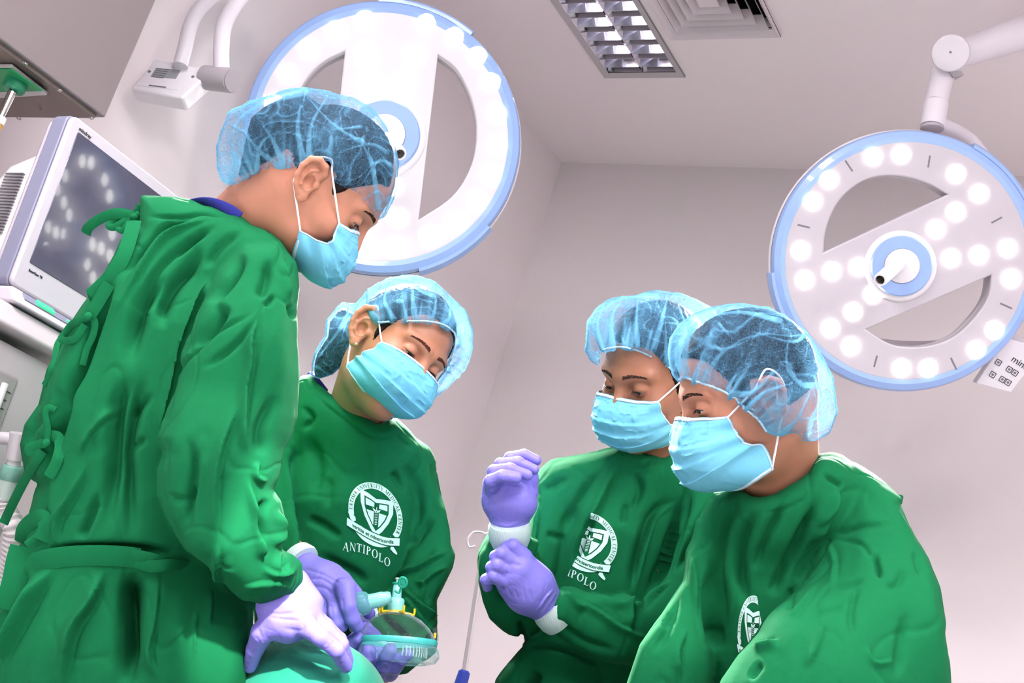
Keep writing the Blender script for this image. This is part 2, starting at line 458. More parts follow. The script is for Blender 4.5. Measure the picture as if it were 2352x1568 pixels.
for k in range(4):
    b = MB(); w = vp*(k+1)
    ring(b, vx0, vx1, vy0, vy1, w, ZC-.006, w+vp*.75, ZC+.03)
    b.build('louvre', vm, vr_, smooth=False)
w = vp*5
MB().aabox((vx0+w, vy0+w, ZC-.003), (vx1-w, vy1-w, ZC+.002)).build('centre_plate', vm, vr_, smooth=False)
b = MB(); b.aabox((vl, vn, ZC+.12), (vr, vf, ZC+.13))
for a_, c_ in (((vl, vn), (vl+.004, vf)), ((vr-.004, vn), (vr, vf)), ((vl, vn), (vr, vn+.004)), ((vl, vf-.004), (vr, vf))):
    b.aabox((a_[0], a_[1], ZC+.004), (c_[0], c_[1], ZC+.12))
b.build('plenum', dark, vr_, smooth=False)
# ---------------------------------------------------------------- surgical lamps
lamp_w = mat('lamp enamel', srgb(236, 228, 236), .35, coat=.2)
lamp_b = mat('lamp blue rim', srgb(150, 178, 232), .35, coat=.3)
lamp_tick = mat('lamp grey tick', srgb(120, 116, 124), .5)
lens_m = mat('lit lens', (1, 1, 1, 1), .2, emit=((1, .97, .90, 1), 14))
lens_m.cycles.emission_sampling = 'NONE'
steel = mat('polished steel', srgb(190, 186, 184), .18, 1)
def circ(c, r, n=24): return [(c[0]+r*math.cos(2*math.pi*k/n), c[1]+r*math.sin(2*math.pi*k/n)) for k in range(n)]
def surgical_lamp(name, label, cpx, d, n_cam, Rpx, leds, holes, ticks, hub_px, handle_px, led_r, glow, ribs, back_only=None):
    c0 = wp(*cpx, d); n = M @ unit(n_cam); a, b_, n = frame(n)
    toP = lambda p: (lambda q: np.array([q.dot(a), q.dot(b_)]))(on_plane(*p, c0, n)-c0)
    R = Rpx*d/F
    root = empty(name, c0, label, 'surgical lamp')
    def emb(v, z): return np.array([c0 + a*x+b_*y+n*(zz+z) for x, y, zz in v])
    # front body: disc with the two D-shaped openings
    Ri = R*.90
    hs = [[toP(p) for p in spline([(*q, 0) for q in h[0]], 6)[:, :2]] + [toP(p) for p in h[1]] for h in holes]
    hs = [smooth_corners(h) for h in hs]
    v, f = curve_mesh([circ((0, 0), Ri, 96)] + hs, extrude=.012, bevel=.004)
    body = link_mesh('lamp_body', emb(v, -.008), f, mat('lamp face %.2f' % glow, srgb(196, 187, 196), .35, coat=.2, emit=((1, .97, 1, 1), glow)), root, angle=30)  # face emission stands in for LED glare and bloom on the plate
    # deeper rear shell
    v, f = curve_mesh([circ((0, 0), Ri*.985, 96)] + [[(x*1.0, y*1.0) for x, y in h] for h in hs], extrude=.018, bevel=.003)
    link_mesh('rear_shell', emb(v, -.042), f, mat('lamp shell', srgb(214, 206, 212), .4), root, angle=30)
    # raised inner ring line around the openings
    mb = MB()
    mb.lathe(c0, n, [(R*.895, -.05), (R*.985, -.055), (R*1.0, -.045), (R*1.0, -.006), (R*.985, .004), (R*.94, .010), (R*.905, .008), (R*.893, -.002), (R*.893, -.05)], 96, caps=False)
    rim = mb.build('blue_rim', lamp_b, root, angle=25)
    mb = MB()
    mb.lathe(c0, n, [(R*1.001, -.047), (R*1.014, -.046), (R*1.016, -.036), (R*1.003, -.03)], 96, caps=False)
    mb.build('rim_edge', lamp_w, rim)
    for ang0, ang1 in ribs:                # the thicker grip segments of the rim
        mb = MB(); N = 26; vs = []; prof = [(R*.99, -.058), (R*1.03, -.055), (R*1.035, -.01), (R*1.01, .006), (R*.985, .006)]
        for i in range(N):
            t = math.radians(ang0+(ang1-ang0)*i/(N-1)); dx = M @ np.array([math.cos(t), math.sin(t), 0]); dx = unit(dx-n*dx.dot(n))
            vs += [c0+dx*r+n*z for r, z in prof]
        k = len(prof); fs = [[i*k+j, i*k+j+1, (i+1)*k+j+1, (i+1)*k+j] for i in range(N-1) for j in range(k-1)] + [list(range(k)), [(N-1)*k+j for j in range(k)][::-1]] + [[i*k+k-1, i*k, (i+1)*k, (i+1)*k+k-1] for i in range(N-1)]
        mb.add(vs, fs); mb.build('rim_grip', lamp_b, root, angle=25)
    for p in leds:
        q = toP(p); c = c0+a*q[0]+b_*q[1]
        MB().lathe(c, n, [(led_r, .006), (led_r, .0085), (led_r*.9, .0105), (led_r*.6, .012), (.001, .0125)], 28).build('led_lens', lens_m, root)
    for p, q in ticks:
        p = toP(p); q = toP(q); P = c0+a*p[0]+b_*p[1]+n*.0082; Q = c0+a*q[0]+b_*q[1]+n*.0082
        dr = unit(Q-P); MB().box((P+Q)/2, (dr, np.cross(n, dr), n), (np.linalg.norm(Q-P)/2, .0018, .0006)).build('tick_mark', lamp_tick, root, smooth=False)
    h = toP(hub_px[0]); hc = c0+a*h[0]+b_*h[1]; r1, r2 = [x*d/F for x in hub_px[1:]]
    MB().lathe(hc, n, [(r1*1.25, .004), (r1*1.22, .012), (r1*1.12, .018), (r1*.9, .02)], 56, caps=False).build('hub_collar', lamp_w, root)
    MB().lathe(hc, n, [(r2*.9, .016), (r1, .016), (r1*1.05, .021), (r1*1.0, .027), (r2, .027), (r2*.98, .020)], 56, caps=False).build('hub_ring', lamp_b, root)
    MB().lathe(hc, n, [(r2*1.0, .014), (r2*.98, .03), (r2*.8, .034)], 48).build('hub_plate', lamp_w, root)
    A = wp(*handle_px[0], d-.03); B = wp(*handle_px[1], d-handle_px[3]); rr = handle_px[2]*d/F
    hd = MB().lathe(A, B-A, [(rr*1.1, 0), (rr*1.05, .02), (rr*.95, np.linalg.norm(B-A)-.008), (rr*.85, np.linalg.norm(B-A)), (rr*.66, np.linalg.norm(B-A)), (rr*.62, np.linalg.norm(B-A)-.02)], 32).build('handle', lamp_w, root)
    u = unit(B-A)
    MB().lathe(B-u*.019, u, [(rr*.64, 0), (rr*.64, .013)], 6).lathe(B-u*.01, u, [(rr*.25, 0), (rr*.2, .012)], 10).build('handle_socket', mat('socket metal', srgb(90, 80, 80), .3, .9), hd, smooth=False)
    return root, c0, n, a, b_, R
def smooth_corners(poly):
    P = np.array(poly); out = []
    for _ in range(1):
        n = len(P)
        for i in range(n):
            a, b, c = P[i-1], P[i], P[(i+1) % n]
            u, v = unit(a-b), unit(c-b)
            if u.dot(v) > -.6:
                r = min(.02, np.linalg.norm(a-b)*.45, np.linalg.norm(c-b)*.45)
                for t in (0, .25, .5, .75, 1): out.append((1-t)**2*(b+u*r)+2*t*(1-t)*b+t*t*(b+v*r))
            else: out.append(b)
    return [tuple(x) for x in out]

D1 = 3.2
leds1 = [(839,47),(979,55),(771,72),(1043,86),(709,115),(1096,130),(661,171),(1128,190),(630,240),(1142,262),(625,312),(841,125),(953,131),(849,194),(926,197),
         (1142,334),(1128,402),(1096,464),(1046,514),(986,545),(915,568),(845,572),(778,558),(915,500),(860,450),(905,430),(840,505),(705,515),(655,455),(630,385)]
hole_r = ([(1003,120),(1052,160),(1087,232),(1098,305),(1085,383),(1040,455),(957,512)], [])
hole_l = ([(797,112),(735,145),(690,200),(668,280),(672,350),(700,420),(755,495)], [])
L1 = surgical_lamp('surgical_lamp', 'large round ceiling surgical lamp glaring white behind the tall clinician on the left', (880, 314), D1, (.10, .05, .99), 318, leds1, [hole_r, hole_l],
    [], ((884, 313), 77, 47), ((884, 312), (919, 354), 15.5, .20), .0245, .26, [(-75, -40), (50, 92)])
D2 = 2.9
leds2 = [(2003,360),(2068,355),(2193,400),(2247,445),(1903,413),(1865,463),(2193,487),(2148,527),(1970,613),(1909,623),(1838,575),(1847,643),(2182,593),(2246,586),(2312,570),(2320,640),(2003,676),(1958,716),(1906,753),(1953,795),(2282,758),(2240,803),(2069,845),(2130,845)]
h_up = ([(2183,447),(2135,420),(2085,404),(2030,400),(1980,412),(1935,445),(1905,490),(1890,540),(1887,585)], [])
h_dn = ([(2280,625),(2272,680),(2245,725),(2200,770),(2150,793),(2095,800),(2040,792),(1980,755)], [])
ticks2 = [((1940,369),(1957,394)),((2134,358),(2130,385)),((1831,516),(1859,523)),((2299,499),(2275,512)),((2295,696),(2322,708)),((2182,821),(2195,848)),((2013,816),(2006,842))]
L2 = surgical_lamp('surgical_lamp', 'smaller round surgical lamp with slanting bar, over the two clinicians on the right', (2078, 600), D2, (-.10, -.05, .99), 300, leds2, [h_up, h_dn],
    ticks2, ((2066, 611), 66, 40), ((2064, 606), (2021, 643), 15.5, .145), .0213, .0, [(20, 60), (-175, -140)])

wq = lambda x, y, d: wp(x, y, d-.34)
# suspension of the right lamp
arm_m = mat('arm enamel', srgb(226, 217, 226), .35, coat=.2)
arm_g = mat('arm grey cap', srgb(176, 166, 174), .45)
r2 = L2[0]
ar = r2
A = wq(2185, 120, 3.32)
b = MB(); pa = [(2180,122,30),(2200,122,33),(2225,118,33),(2262,104,35),(2300,91,38),(2440,44,44)]
b.tube([wq(x, y, 3.34) for x, y, _ in pa], [r*2.96/F for _, _, r in pa], 28); b.build('spring_arm', arm_m, ar)
ncap = M @ unit((-.35, -.2, .9))
MB().lathe(wq(2187, 122, 3.36), ncap, [(.042, 0), (.043, .09), (.041, .1), (.036, .103)], 44).build('joint_cap', arm_m, ar)
MB().lathe(wq(2183, 120, 3.252), ncap, [(.0028, 0), (.0026, .003)], 12).build('joint_pin', lamp_tick, ar)
MB().cyl(wq(2168, 160, 3.34), wq(2150, 238, 3.3), .028, .026).build('upper_sleeve', arm_m, ar)
MB().cyl(wq(2150, 238, 3.3), wq(2141, 292, 3.28), .0285, .0275).build('lower_sleeve', arm_m, ar)
MB().cyl(wq(2141, 291, 3.279), wq(2140.5, 297, 3.2775), .0262, .0262).build('end_cap', arm_g, ar)
MB().slab([wq(2176, 160, 3.3), wq(2208, 163, 3.3), wq(2215, 172, 3.3), wq(2190, 177, 3.3)], M @ np.array([0, 0, -.05])).build('bracket', arm_g, ar, smooth=False)
MB().tube([wq(x, y, dd) for x, y, dd in spline([(2155,285,3.3),(2190,300,3.34),(2228,325,3.38),(2258,365,3.37),(2272,400,3.30),(2275,420,3.25)], 6)], .019, 18).build('yoke', arm_m, ar)
MB().tube([wq(x, y, dd) for x, y, dd in spline([(2275,420,3.26),(2330,520,3.42),(2345,650,3.5),(2310,740,3.5),(2200,790,3.48),(2080,800,3.5),(1950,780,3.46),(1830,735,3.4),(1790,722,3.36)], 8)], .019, 18).build('rear_yoke', arm_m, ar)
MB().cyl(wq(1850, 740, 3.33), wq(1782, 716, 3.3), .021).build('pivot_stub', arm_m, ar)

# control pad behind the right lamp
pr = empty('control_pad', wq(2310, 845, 3.35), 'white membrane control pad with dark symbols, partly behind the right surgical lamp', 'control pad')
pc = wq(2300, 840, 3.3); pn = M @ unit((-.1, -.1, 1))
tp = lambda x, y: on_plane(x, y, pc, pn)
MB().slab([tp(2240, 880), tp(2322, 902), tp(2400, 800), tp(2310, 775)], -pn*.03).build('case', lamp_w, pr, bevel=.003)
for k, (x, y) in enumerate([(2293,832),(2318,848),(2331,856),(2280,860),(2302,871),(2315,878)]):
    u = unit(tp(x+8, y+5)-tp(x, y)); v_ = np.cross(pn, u); c = tp(x, y)+pn*.001
    bb = MB()
    for s in (-1, 1): bb.box(c+u*s*.006, (u, v_, pn), (.0007, .006, .0003)).box(c+v_*s*.006, (u, v_, pn), (.006, .0007, .0003))
    bb.build('key_outline', dark, pr, smooth=False)
    MB().lathe(c, pn, [(.0028, -.0005), (.0028, .0004)], 12).build('key_symbol', lamp_tick, pr, smooth=False)
u = unit(tp(2350, 838)-tp(2326, 822)); v_ = np.cross(pn, u)
v, f = curve_mesh(text='mindray', size=.022, extrude=.0002, align='LEFT'); q = tp(2325, 822)+pn*.001
link_mesh('brand_lettering', np.array([q+u*x+v_*y+pn*z for x, y, z in v]), f, dark, pr, smooth=False)
MB().cyl(wq(2352, 800, 3.36), wq(2290, 770, 3.4), .022).build('bracket_arm', arm_m, pr)

# handset of a third arm, top left
hr = empty('pendant_control_arm', wp(400, 190, 2.9), 'white shallow control box hanging from two curved tubes, above the tall left clinician', 'equipment arm')
dd = 2.9
hc = wp(385, 180, dd); hn = M @ unit((-.05, .5, .85)); tp = lambda x, y: on_plane(x, y, hc, hn)
MB().slab([tp(352, 141), tp(470, 158), tp(472, 178), tp(418, 226), tp(300, 205), tp(303, 196)], -hn*.045).build('control_box', lamp_w, hr, bevel=.006, seg=3)
b = MB().cyl(tp(350, 147)-hn*.018, tp(478, 166)-hn*.022, .022).build('hinge_barrel', lamp_w, hr)
pl = MB().slab([tp(361, 153), tp(416, 160), tp(404, 181), tp(346, 176)], hn*.001).build('rating_plate', mat('plate grey', srgb(148, 148, 154), .4), hr, smooth=False)
bb = MB()
for k in range(5):
    y0 = 157+k*4.6; x0 = 359-k*3.2; bb.slab([tp(x0+3, y0), tp(x0+30, y0+3.2), tp(x0+29.5, y0+4.6), tp(x0+2.5, y0+1.4)], hn*.0016)
bb.build('printed_lines', lamp_tick, pl, smooth=False)
MB().slab([tp(322, 189), tp(415, 200), tp(410, 207), tp(314, 197)], hn*.0012).build('recess_strip', lamp_w, hr, bevel=.0004)
bb = MB(); bb.slab([tp(343, 195.5), tp(382, 200.5), tp(381, 203), tp(342, 198)], hn*.002); bb.build('small_label', lamp_tick, hr, smooth=False)
for x, y in ((343, 164), (443, 176)): MB().lathe(tp(x, y), hn, [(.004, 0), (.003, .0012)], 14).build('screw', lamp_tick, hr, smooth=False)
MB().cyl(wp(472, 178, dd+.02), wp(533, 185, dd-.02), .0285).build('swivel_sleeve', arm_g, hr)
MB().cyl(wp(533, 185, dd-.02), wp(535.5, 185.3, dd-.0215), .0265).build('end_cap', mat('arm grey dark', srgb(160, 150, 158), .5), hr)
MB().tube([wp(x, y, z) for x, y, z in spline([(414,152,2.9),(425,110,2.92),(436,62,2.95),(455,25,3.0),(485,-5,3.05),(540,-40,3.1)], 6)], .017, 18).build('curved_tube', arm_m, hr)
MB().tube([wp(x, y, z) for x, y, z in spline([(509,165,2.9),(508,120,2.92),(512,70,2.95),(525,35,3.0),(552,-5,3.05),(600,-45,3.1)], 6)], .0185, 18).build('curved_tube', arm_m, hr)
# ---------------------------------------------------------------- equipment on the left
ss = mat('brushed steel', srgb(152, 142, 144), .38, .75, bump=[('noise', 220, .05, .0005)])
ssd = mat('steel underside', srgb(128, 116, 110), .42, .7)
bx = -1.95
E_ = on_plane(240, 275, (bx, 0, 0), (1, 0, 0)); zb = E_[2]; yb = E_[1]
pdn = empty('gas_supply_pendant', (bx-.35, yb-.6, zb), 'brushed stainless steel gas supply box hanging from the ceiling, top left corner', 'supply pendant')
MB().aabox((bx-.38, yb-1.3, zb+.004), (bx, yb, ZC)).build('steel_box', ss, pdn, bevel=.003)
MB().aabox((bx-.375, yb-1.295, zb-.004), (bx-.012, yb-.012, zb+.006)).build('bottom_plate', ssd, pdn, smooth=False)
tp = lambda x, y, dz=0: on_plane(x, y, (0, 0, zb-dz), (0, 0, 1))
for x, y in ((58,145),(137,206),(210,270),(44,271)): MB().lathe(tp(x, y, .004), (0, 0, -1), [(.005, 0), (.004, .003)], 12).build('screw', steel, pdn)
gp = MB().slab([tp(-60,146,.006), tp(28,146,.006), tp(111,211,.006), tp(-60,222,.006)], (0, 0, -.008)).build('outlet_plate', mat('outlet trim', srgb(176, 170, 174), .4), pdn, bevel=.002)
gm = mat('outlet green', srgb(24, 128, 76), .4)
MB().slab([tp(-60,156,.015), tp(26,156,.015), tp(98,206,.015), tp(-60,210,.015)], (0, 0, -.003)).build('outlet_face', gm, pdn, smooth=False)
c = tp(37, 192, .02); pu = np.array([0, 0, -1.0])
reg = empty('gas_hose', c, 'green oxygen hose with amber and white coupling hanging from the steel gas box', 'hose')
MB().lathe(c+[0, 0, .01], pu, [(.019, 0), (.020, .004), (.020, .022), (.018, .025), (.010, .026)], 40).build('green_coupling', mat('coupling green', srgb(20, 118, 84), .35), reg)
MB().cyl(c-[0,0,.018], c-[0,0,.075], .008, .006).build('steel_stem', steel, reg)
P0 = c-[0,0,.07]
wm = mat('white nylon', srgb(232, 228, 230), .35)
MB().lathe(P0, pu, [(.0105, 0), (.0115, .006), (.0105, .014)], 24).build('white_nut', wm, reg)
MB().cyl(P0-[0,0,.014], P0-[0,0,.052], .0095, .0085, 8).build('amber_sleeve', mat('amber plastic', srgb(196, 138, 42), .3), reg, smooth=False)
MB().lathe(P0-[0,0,.052], pu, [(.011, 0), (.0135, .006), (.0115, .026), (.006, .03)], 24).build('white_nut', wm, reg)
Pq = P0-[0,0,.082]
MB().lathe(Pq, pu, [(.006, 0), (.006, .01), (.013, .012), (.013, .024), (.010, .026)], 24).cyl(Pq-[0,0,.018], Pq-[0,0,.018]+M@np.array([.028,0,0]), .0035).build('hose_clamp', steel, reg)
MB().tube(spline([Pq-[0,0,.02], Pq-[0.002,0,.12], Pq-[0,.08,.26], Pq-[0,.35,.42], Pq-[0,.72,.55], Pq-[0,.85,.8]], 8), .0115, 16).build('hose', mat('hose green', srgb(14, 132, 48), .35), reg)

# patient monitor
mx = -1.72
mn = M @ unit((-.02, -.05, 1)); mnw = unit(np.array([.80, -.6, 0]))
# screen plane fitted so that its vertical edges stay vertical and its long edges run level
mc = wp(215, 500, 2.35)
up = np.array([0, 0, 1.0]); _best = None
for ang in range(-90, 60):
    n_ = np.array([math.cos(math.radians(ang)), math.sin(math.radians(ang)), 0]); hz = np.cross(up, n_)
    a_ = proj(w2c(mc)); b2 = proj(w2c(mc+hz*.2)); sl = (b2[1]-a_[1])/(b2[0]-a_[0]+1e-9)
    if n_.dot(mc-EYE) < 0 and (_best is None or abs(sl-.70) < _best[0]): _best = (abs(sl-.70), n_, hz)
mn, mh = _best[1], _best[2]
mh = mh*np.sign((proj(w2c(mc+mh*.1))[0]-proj(w2c(mc))[0]))
_e = math.radians(4.4); mn, up = mn*math.cos(_e)+up*math.sin(_e), up*math.cos(_e)-mn*math.sin(_e)
tp = lambda x, y: on_plane(x, y, mc, mn)
def uv(p): q = p-mc; return q.dot(mh), q.dot(up)
TL = uv(tp(163, 256)); BL = uv(tp(28, 668)); x0m = (TL[0]+BL[0])/2; TR = uv(tp(452, 455))
x1m = x0m+.445; z1 = TL[1]; z0m = uv(tp(95, 692))[1]
Pm = lambda x, z, dn=0: mc+mh*x+up*z+mn*dn
mon = empty('patient_monitor', Pm((x0m+x1m)/2, z0m), 'white flat patient monitor with dark reflecting screen and grey side strip, at far left', 'monitor')
white_p = mat('monitor white', srgb(188, 179, 190), .35); grey_p = mat('monitor grey', srgb(122, 122, 144), .45)
def rr_box(x0, x1, z0, z1, d0, d1, r, name, m, parent, bevel=.004):
    pts = []
    for cx, cz, a0 in ((x1-r, z1-r, 0), (x0+r, z1-r, 90), (x0+r, z0+r, 180), (x1-r, z0+r, 270)):
        for k in range(6):
            t = math.radians(a0+k*18); pts.append(Pm(cx+r*math.cos(t), cz+r*math.sin(t), d1))
    return MB().slab(pts, -mn*(d1-d0)).build(name, m, parent, bevel=bevel)
rr_box(x0m, x1m, z0m, z1, -.012, .0, .014, 'front_bezel', white_p, mon, .004)
rr_box(x0m-.002, x1m+.002, z0m-.002, z1+.002, -.045, -.012, .016, 'side_strip', grey_p, mon, .002)
rr_box(x0m+.004, x1m-.004, z0m+.004, z1-.004, -.062, -.045, .016, 'rear_bezel', white_p, mon, .005)
S0 = uv(tp(176, 300)); S1 = uv(tp(70, 604)); sx0 = (S0[0]+S1[0])/2+.0; sz1 = S0[1]; sz0 = S1[1]
scr_m = mat('screen glass', srgb(62, 62, 82), .10, spec=.8, coat=.5)
rr_box(sx0, x1m-.026, sz0, sz1, -.004, .0012, .003, 'screen', scr_m, mon, .0008)
def lettering(text, size, P, u, v_, n, m, name, parent, **k):
    v, f = curve_mesh(text=text, size=size, extrude=.0002, align='LEFT', **k)
    return link_mesh(name, np.array([P+u*x+v_*y+n*z for x, y, z in v]), f, m, parent, smooth=False)
q = uv(tp(181, 296)); lettering('mindray', .0100, Pm(q[0], q[1]+.001, .0006), mh, up, mn, dark, 'brand_lettering', mon, offset=.0002)
q = uv(tp(67, 616)); lettering('BeneView T8', .0062, Pm(q[0], q[1]-.003, .0006), mh, up, mn, dark, 'model_lettering', mon, offset=.0002)
# rear housing with its vent slots
b = MB(); zc = (z0m+z1)/2
b.slab([Pm(x0m+.012, z1-.07, -.058), Pm(x0m+.012, z1-.34, -.058), Pm(x0m+.004, z1-.34, -.15), Pm(x0m+.004, z1-.15, -.15), Pm(x0m+.006, z1-.10, -.12)], mh*.36)
b.build('rear_housing', mat('housing grey', srgb(206, 200, 202), .5), mon, bevel=.008)
for k in range(20):
    z = z1-.118-k*.0062
    MB().box(Pm(x0m+.0075, z, -.098), (mh, up, mn), (.0035, .0007, .022)).build('vent_slot', lamp_tick, mon, smooth=False)
# lower chin with alarm light and knob
cz0 = z0m-.055
b = MB(); b.slab([Pm(x0m-.004, z0m-.004, .008), Pm(x1m, z0m-.004, .008), Pm(x1m, cz0+.02, .035), Pm(x0m-.004, cz0+.02, .035)], -mn*.07); b.build('lower_chin', white_p, mon, bevel=.006)
pn_ = unit(np.cross(mh, Pm(0, cz0+.02, .035)-Pm(0, z0m-.004, .008))); pn_ = pn_*np.sign(pn_.dot(mn))
ch = lambda x, t, dn=0: Pm(x, z0m-.004+(cz0+.024-z0m)*t, .008+.027*t)+pn_*dn
MB().slab([ch(x0m+.02, .12), ch(x1m-.04, .12), ch(x1m-.04, .55), ch(x0m+.02, .55)], pn_*.002).build('chin_strip', grey_p, mon, bevel=.001)
gl = mat('green indicator', srgb(40, 220, 120), .4, emit=(srgb(60, 235, 140), 1.1))
MB().slab([ch(x0m+.05, .2, .0015), ch(x0m+.092, .2, .0015), ch(x0m+.092, .5, .0015), ch(x0m+.05, .5, .0015)], pn_*.004).build('green_light', gl, mon, bevel=.001)
MB().lathe(ch(x0m+.13, .36, .002), pn_, [(.0035, 0), (.003, .002)], 14).build('status_light', gl, mon)
kn = MB().lathe(ch(x0m+.30, .55), pn_, [(.02, 0), (.02, .004), (.012, .008)], 28).build('knob_seat', white_p, mon)
MB().lathe(ch(x0m+.30, .55, .008), pn_, [(.0105, 0), (.01, .008), (.006, .01)], 28).build('orange_knob', mat('orange plastic', srgb(236, 138, 44), .4), mon)

# monitor shelf and anaesthesia workstation below
wh = mat('workstation shell', srgb(184, 175, 180), .4)
ast = empty('anaesthesia_machine', Pm(x0m+.2, cz0-.4), 'off-white anaesthesia workstation with flowmeter window, left edge behind the tall clinician', 'medical machine')
b = MB().slab([Pm(x0m-.5, cz0+.018, .02), Pm(x1m+.02, cz0+.018, .02), Pm(x1m+.02, cz0-.03, .05), Pm(x0m-.5, cz0-.03, .05)], -mn*.2); b.build('top_shelf', wh, ast, bevel=.01, seg=3)
ax0 = x0m-.5; ax1 = x0m+.15; az1 = cz0-.045
FT = uv(tp(66, 800)); 
b = MB().slab([Pm(ax0, az1, .03), Pm(ax1, az1, .03), Pm(ax1, az1-.75, .03), Pm(ax0, az1-.75, .03)], -mn*.3); b.build('cabinet', wh, ast, bevel=.018, seg=3)
wx1 = ax1-.09; 
b = MB().slab([Pm(ax0+.05, az1-.05, .034), Pm(wx1, az1-.05, .034), Pm(wx1, az1-.34, .034), Pm(ax0+.05, az1-.34, .034)], -mn*.012); fw_ = b.build('flowmeter_window', mat('window grey', srgb(150, 144, 146), .25, coat=.4), ast, bevel=.006)
for k in range(3):
    x = wx1-.03-k*.045
    MB().cyl(Pm(x, az1-.07, .038), Pm(x, az1-.32, .038), .006).build('flow_tube', mat('clear acrylic', srgb(215, 212, 216), .08, coat=1), fw_)
    bb = MB()
    for j in range(16): bb.box(Pm(x+.014, az1-.08-j*.015, .0345), (mh, up, mn), (.004 if j % 5 else .007, .0007, .0004))
    bb.build('scale_marks', dark, fw_, smooth=False)
# breathing circuit: horizontal arm, connector and corrugated hose
br = empty('breathing_hose', wp(40, 1100, 2.1), 'white corrugated breathing hose with turquoise connector on a grey tube, left edge', 'hose')
grt = mat('grey tube', srgb(178, 172, 178), .3, coat=.4)
MB().tube([wp(x, y, 2.1) for x, y, z in spline([(-120,1012,0),(-40,1008,0),(10,1006,0),(38,1012,0)], 5)], .0105, 18).build('support_tube', grt, br)
MB().cyl(wp(46, 995, 2.1), wp(34, 1055, 2.1), .0165, .0155).build('grey_elbow', grt, br)
MB().cyl(wp(34, 1052, 2.1), wp(31, 1070, 2.1), .0095, .0125).build('clear_neck', mat('clear acrylic'), br)
tq = mat('turquoise connector', srgb(120, 172, 158), .3, trans=.25)
MB().lathe(wp(32, 1068, 2.1), wp(22, 1105, 2.1)-wp(32, 1068, 2.1), [(.0155, 0), (.018, .003), (.018, .022), (.0165, .026)], 22).build('turquoise_connector', tq, br)
MB().cyl(wp(24, 1098, 2.1), wp(12, 1145, 2.1), .0165, .0185).build('clear_cuff', mat('pale cuff', srgb(190, 206, 200), .25, trans=.3), br)
hp = spline([wp(x, y, d) for x, y, d in [(10,1138,2.1),(14,1175,2.1),(32,1210,2.09),(30,1260,2.1),(22,1310,2.12),(0,1370,2.15),(-60,1450,2.2)]], 30)
L = np.concatenate([[0], np.cumsum(np.linalg.norm(np.diff(hp, axis=0), axis=1))])
MB().tube(hp, list(.0165+.0022*np.sin(L/.0045*math.pi)), 20).build('corrugated_tube', mat('hose white', srgb(212, 204, 208), .45), br)

# IV pole against the far wall
ivd = 2.75
iv = empty('iv_pole', wp(1060, 1560, ivd), 'thin bright steel drip pole with hooks and blue grip, in the central gap', 'drip stand')
top = wp(1115, 1225, ivd); bt = wp(1066, 1545, ivd); ax = np.array([0, 0, 1.0])
low = bt-ax*.95
sm = mat('pole steel', srgb(226, 216, 222), .3, .55)
MB().cyl(bt, top, .0062).build('upper_pole', sm, iv)
MB().cyl(low, bt-ax*.01, .0095).build('lower_pole', sm, iv)
MB().lathe(bt+ax*.006, -ax, [(.0085, 0), (.013, .004), (.0145, .03), (.0175, .07), (.012, .085)], 22).build('blue_grip', mat('grip blue', srgb(44, 66, 170), .4), iv)
u = M @ np.array([-1, 0, 0])
MB().tube(spline([top+ax*.0, top+u*.012+ax*.004, top+u*.028+ax*.002, top+u*.034-ax*.014, top+u*.026-ax*.03, top+u*.014-ax*.028], 6), .0028, 10).build('hook', sm, iv)
MB().tube(spline([top+ax*.0, top-u*.012+ax*.004, top-u*.028+ax*.002, top-u*.034-ax*.014, top-u*.026-ax*.03, top-u*.014-ax*.028], 6), .0028, 10).build('hook', sm, iv)
for k in range(5):
    t = 2*math.pi*k/5; dv = np.array([math.cos(t), math.sin(t), 0]); gnd = np.array([low[0], low[1], 0.])
    lg = MB().tube([gnd+[0,0,.09], gnd+dv*.15+[0,0,.075], gnd+dv*.28+[0,0,.06]], .011, 10).build('leg', sm, iv)
    MB().cyl(gnd+dv*.28+np.cross(dv, ax)*.011+[0,0,.028], gnd+dv*.28-np.cross(dv, ax)*.011+[0,0,.028], .028).build('caster', dark, lg)
MB().cyl(np.array([low[0], low[1], .06]), low+ax*.01, .0095).build('stem', sm, iv)
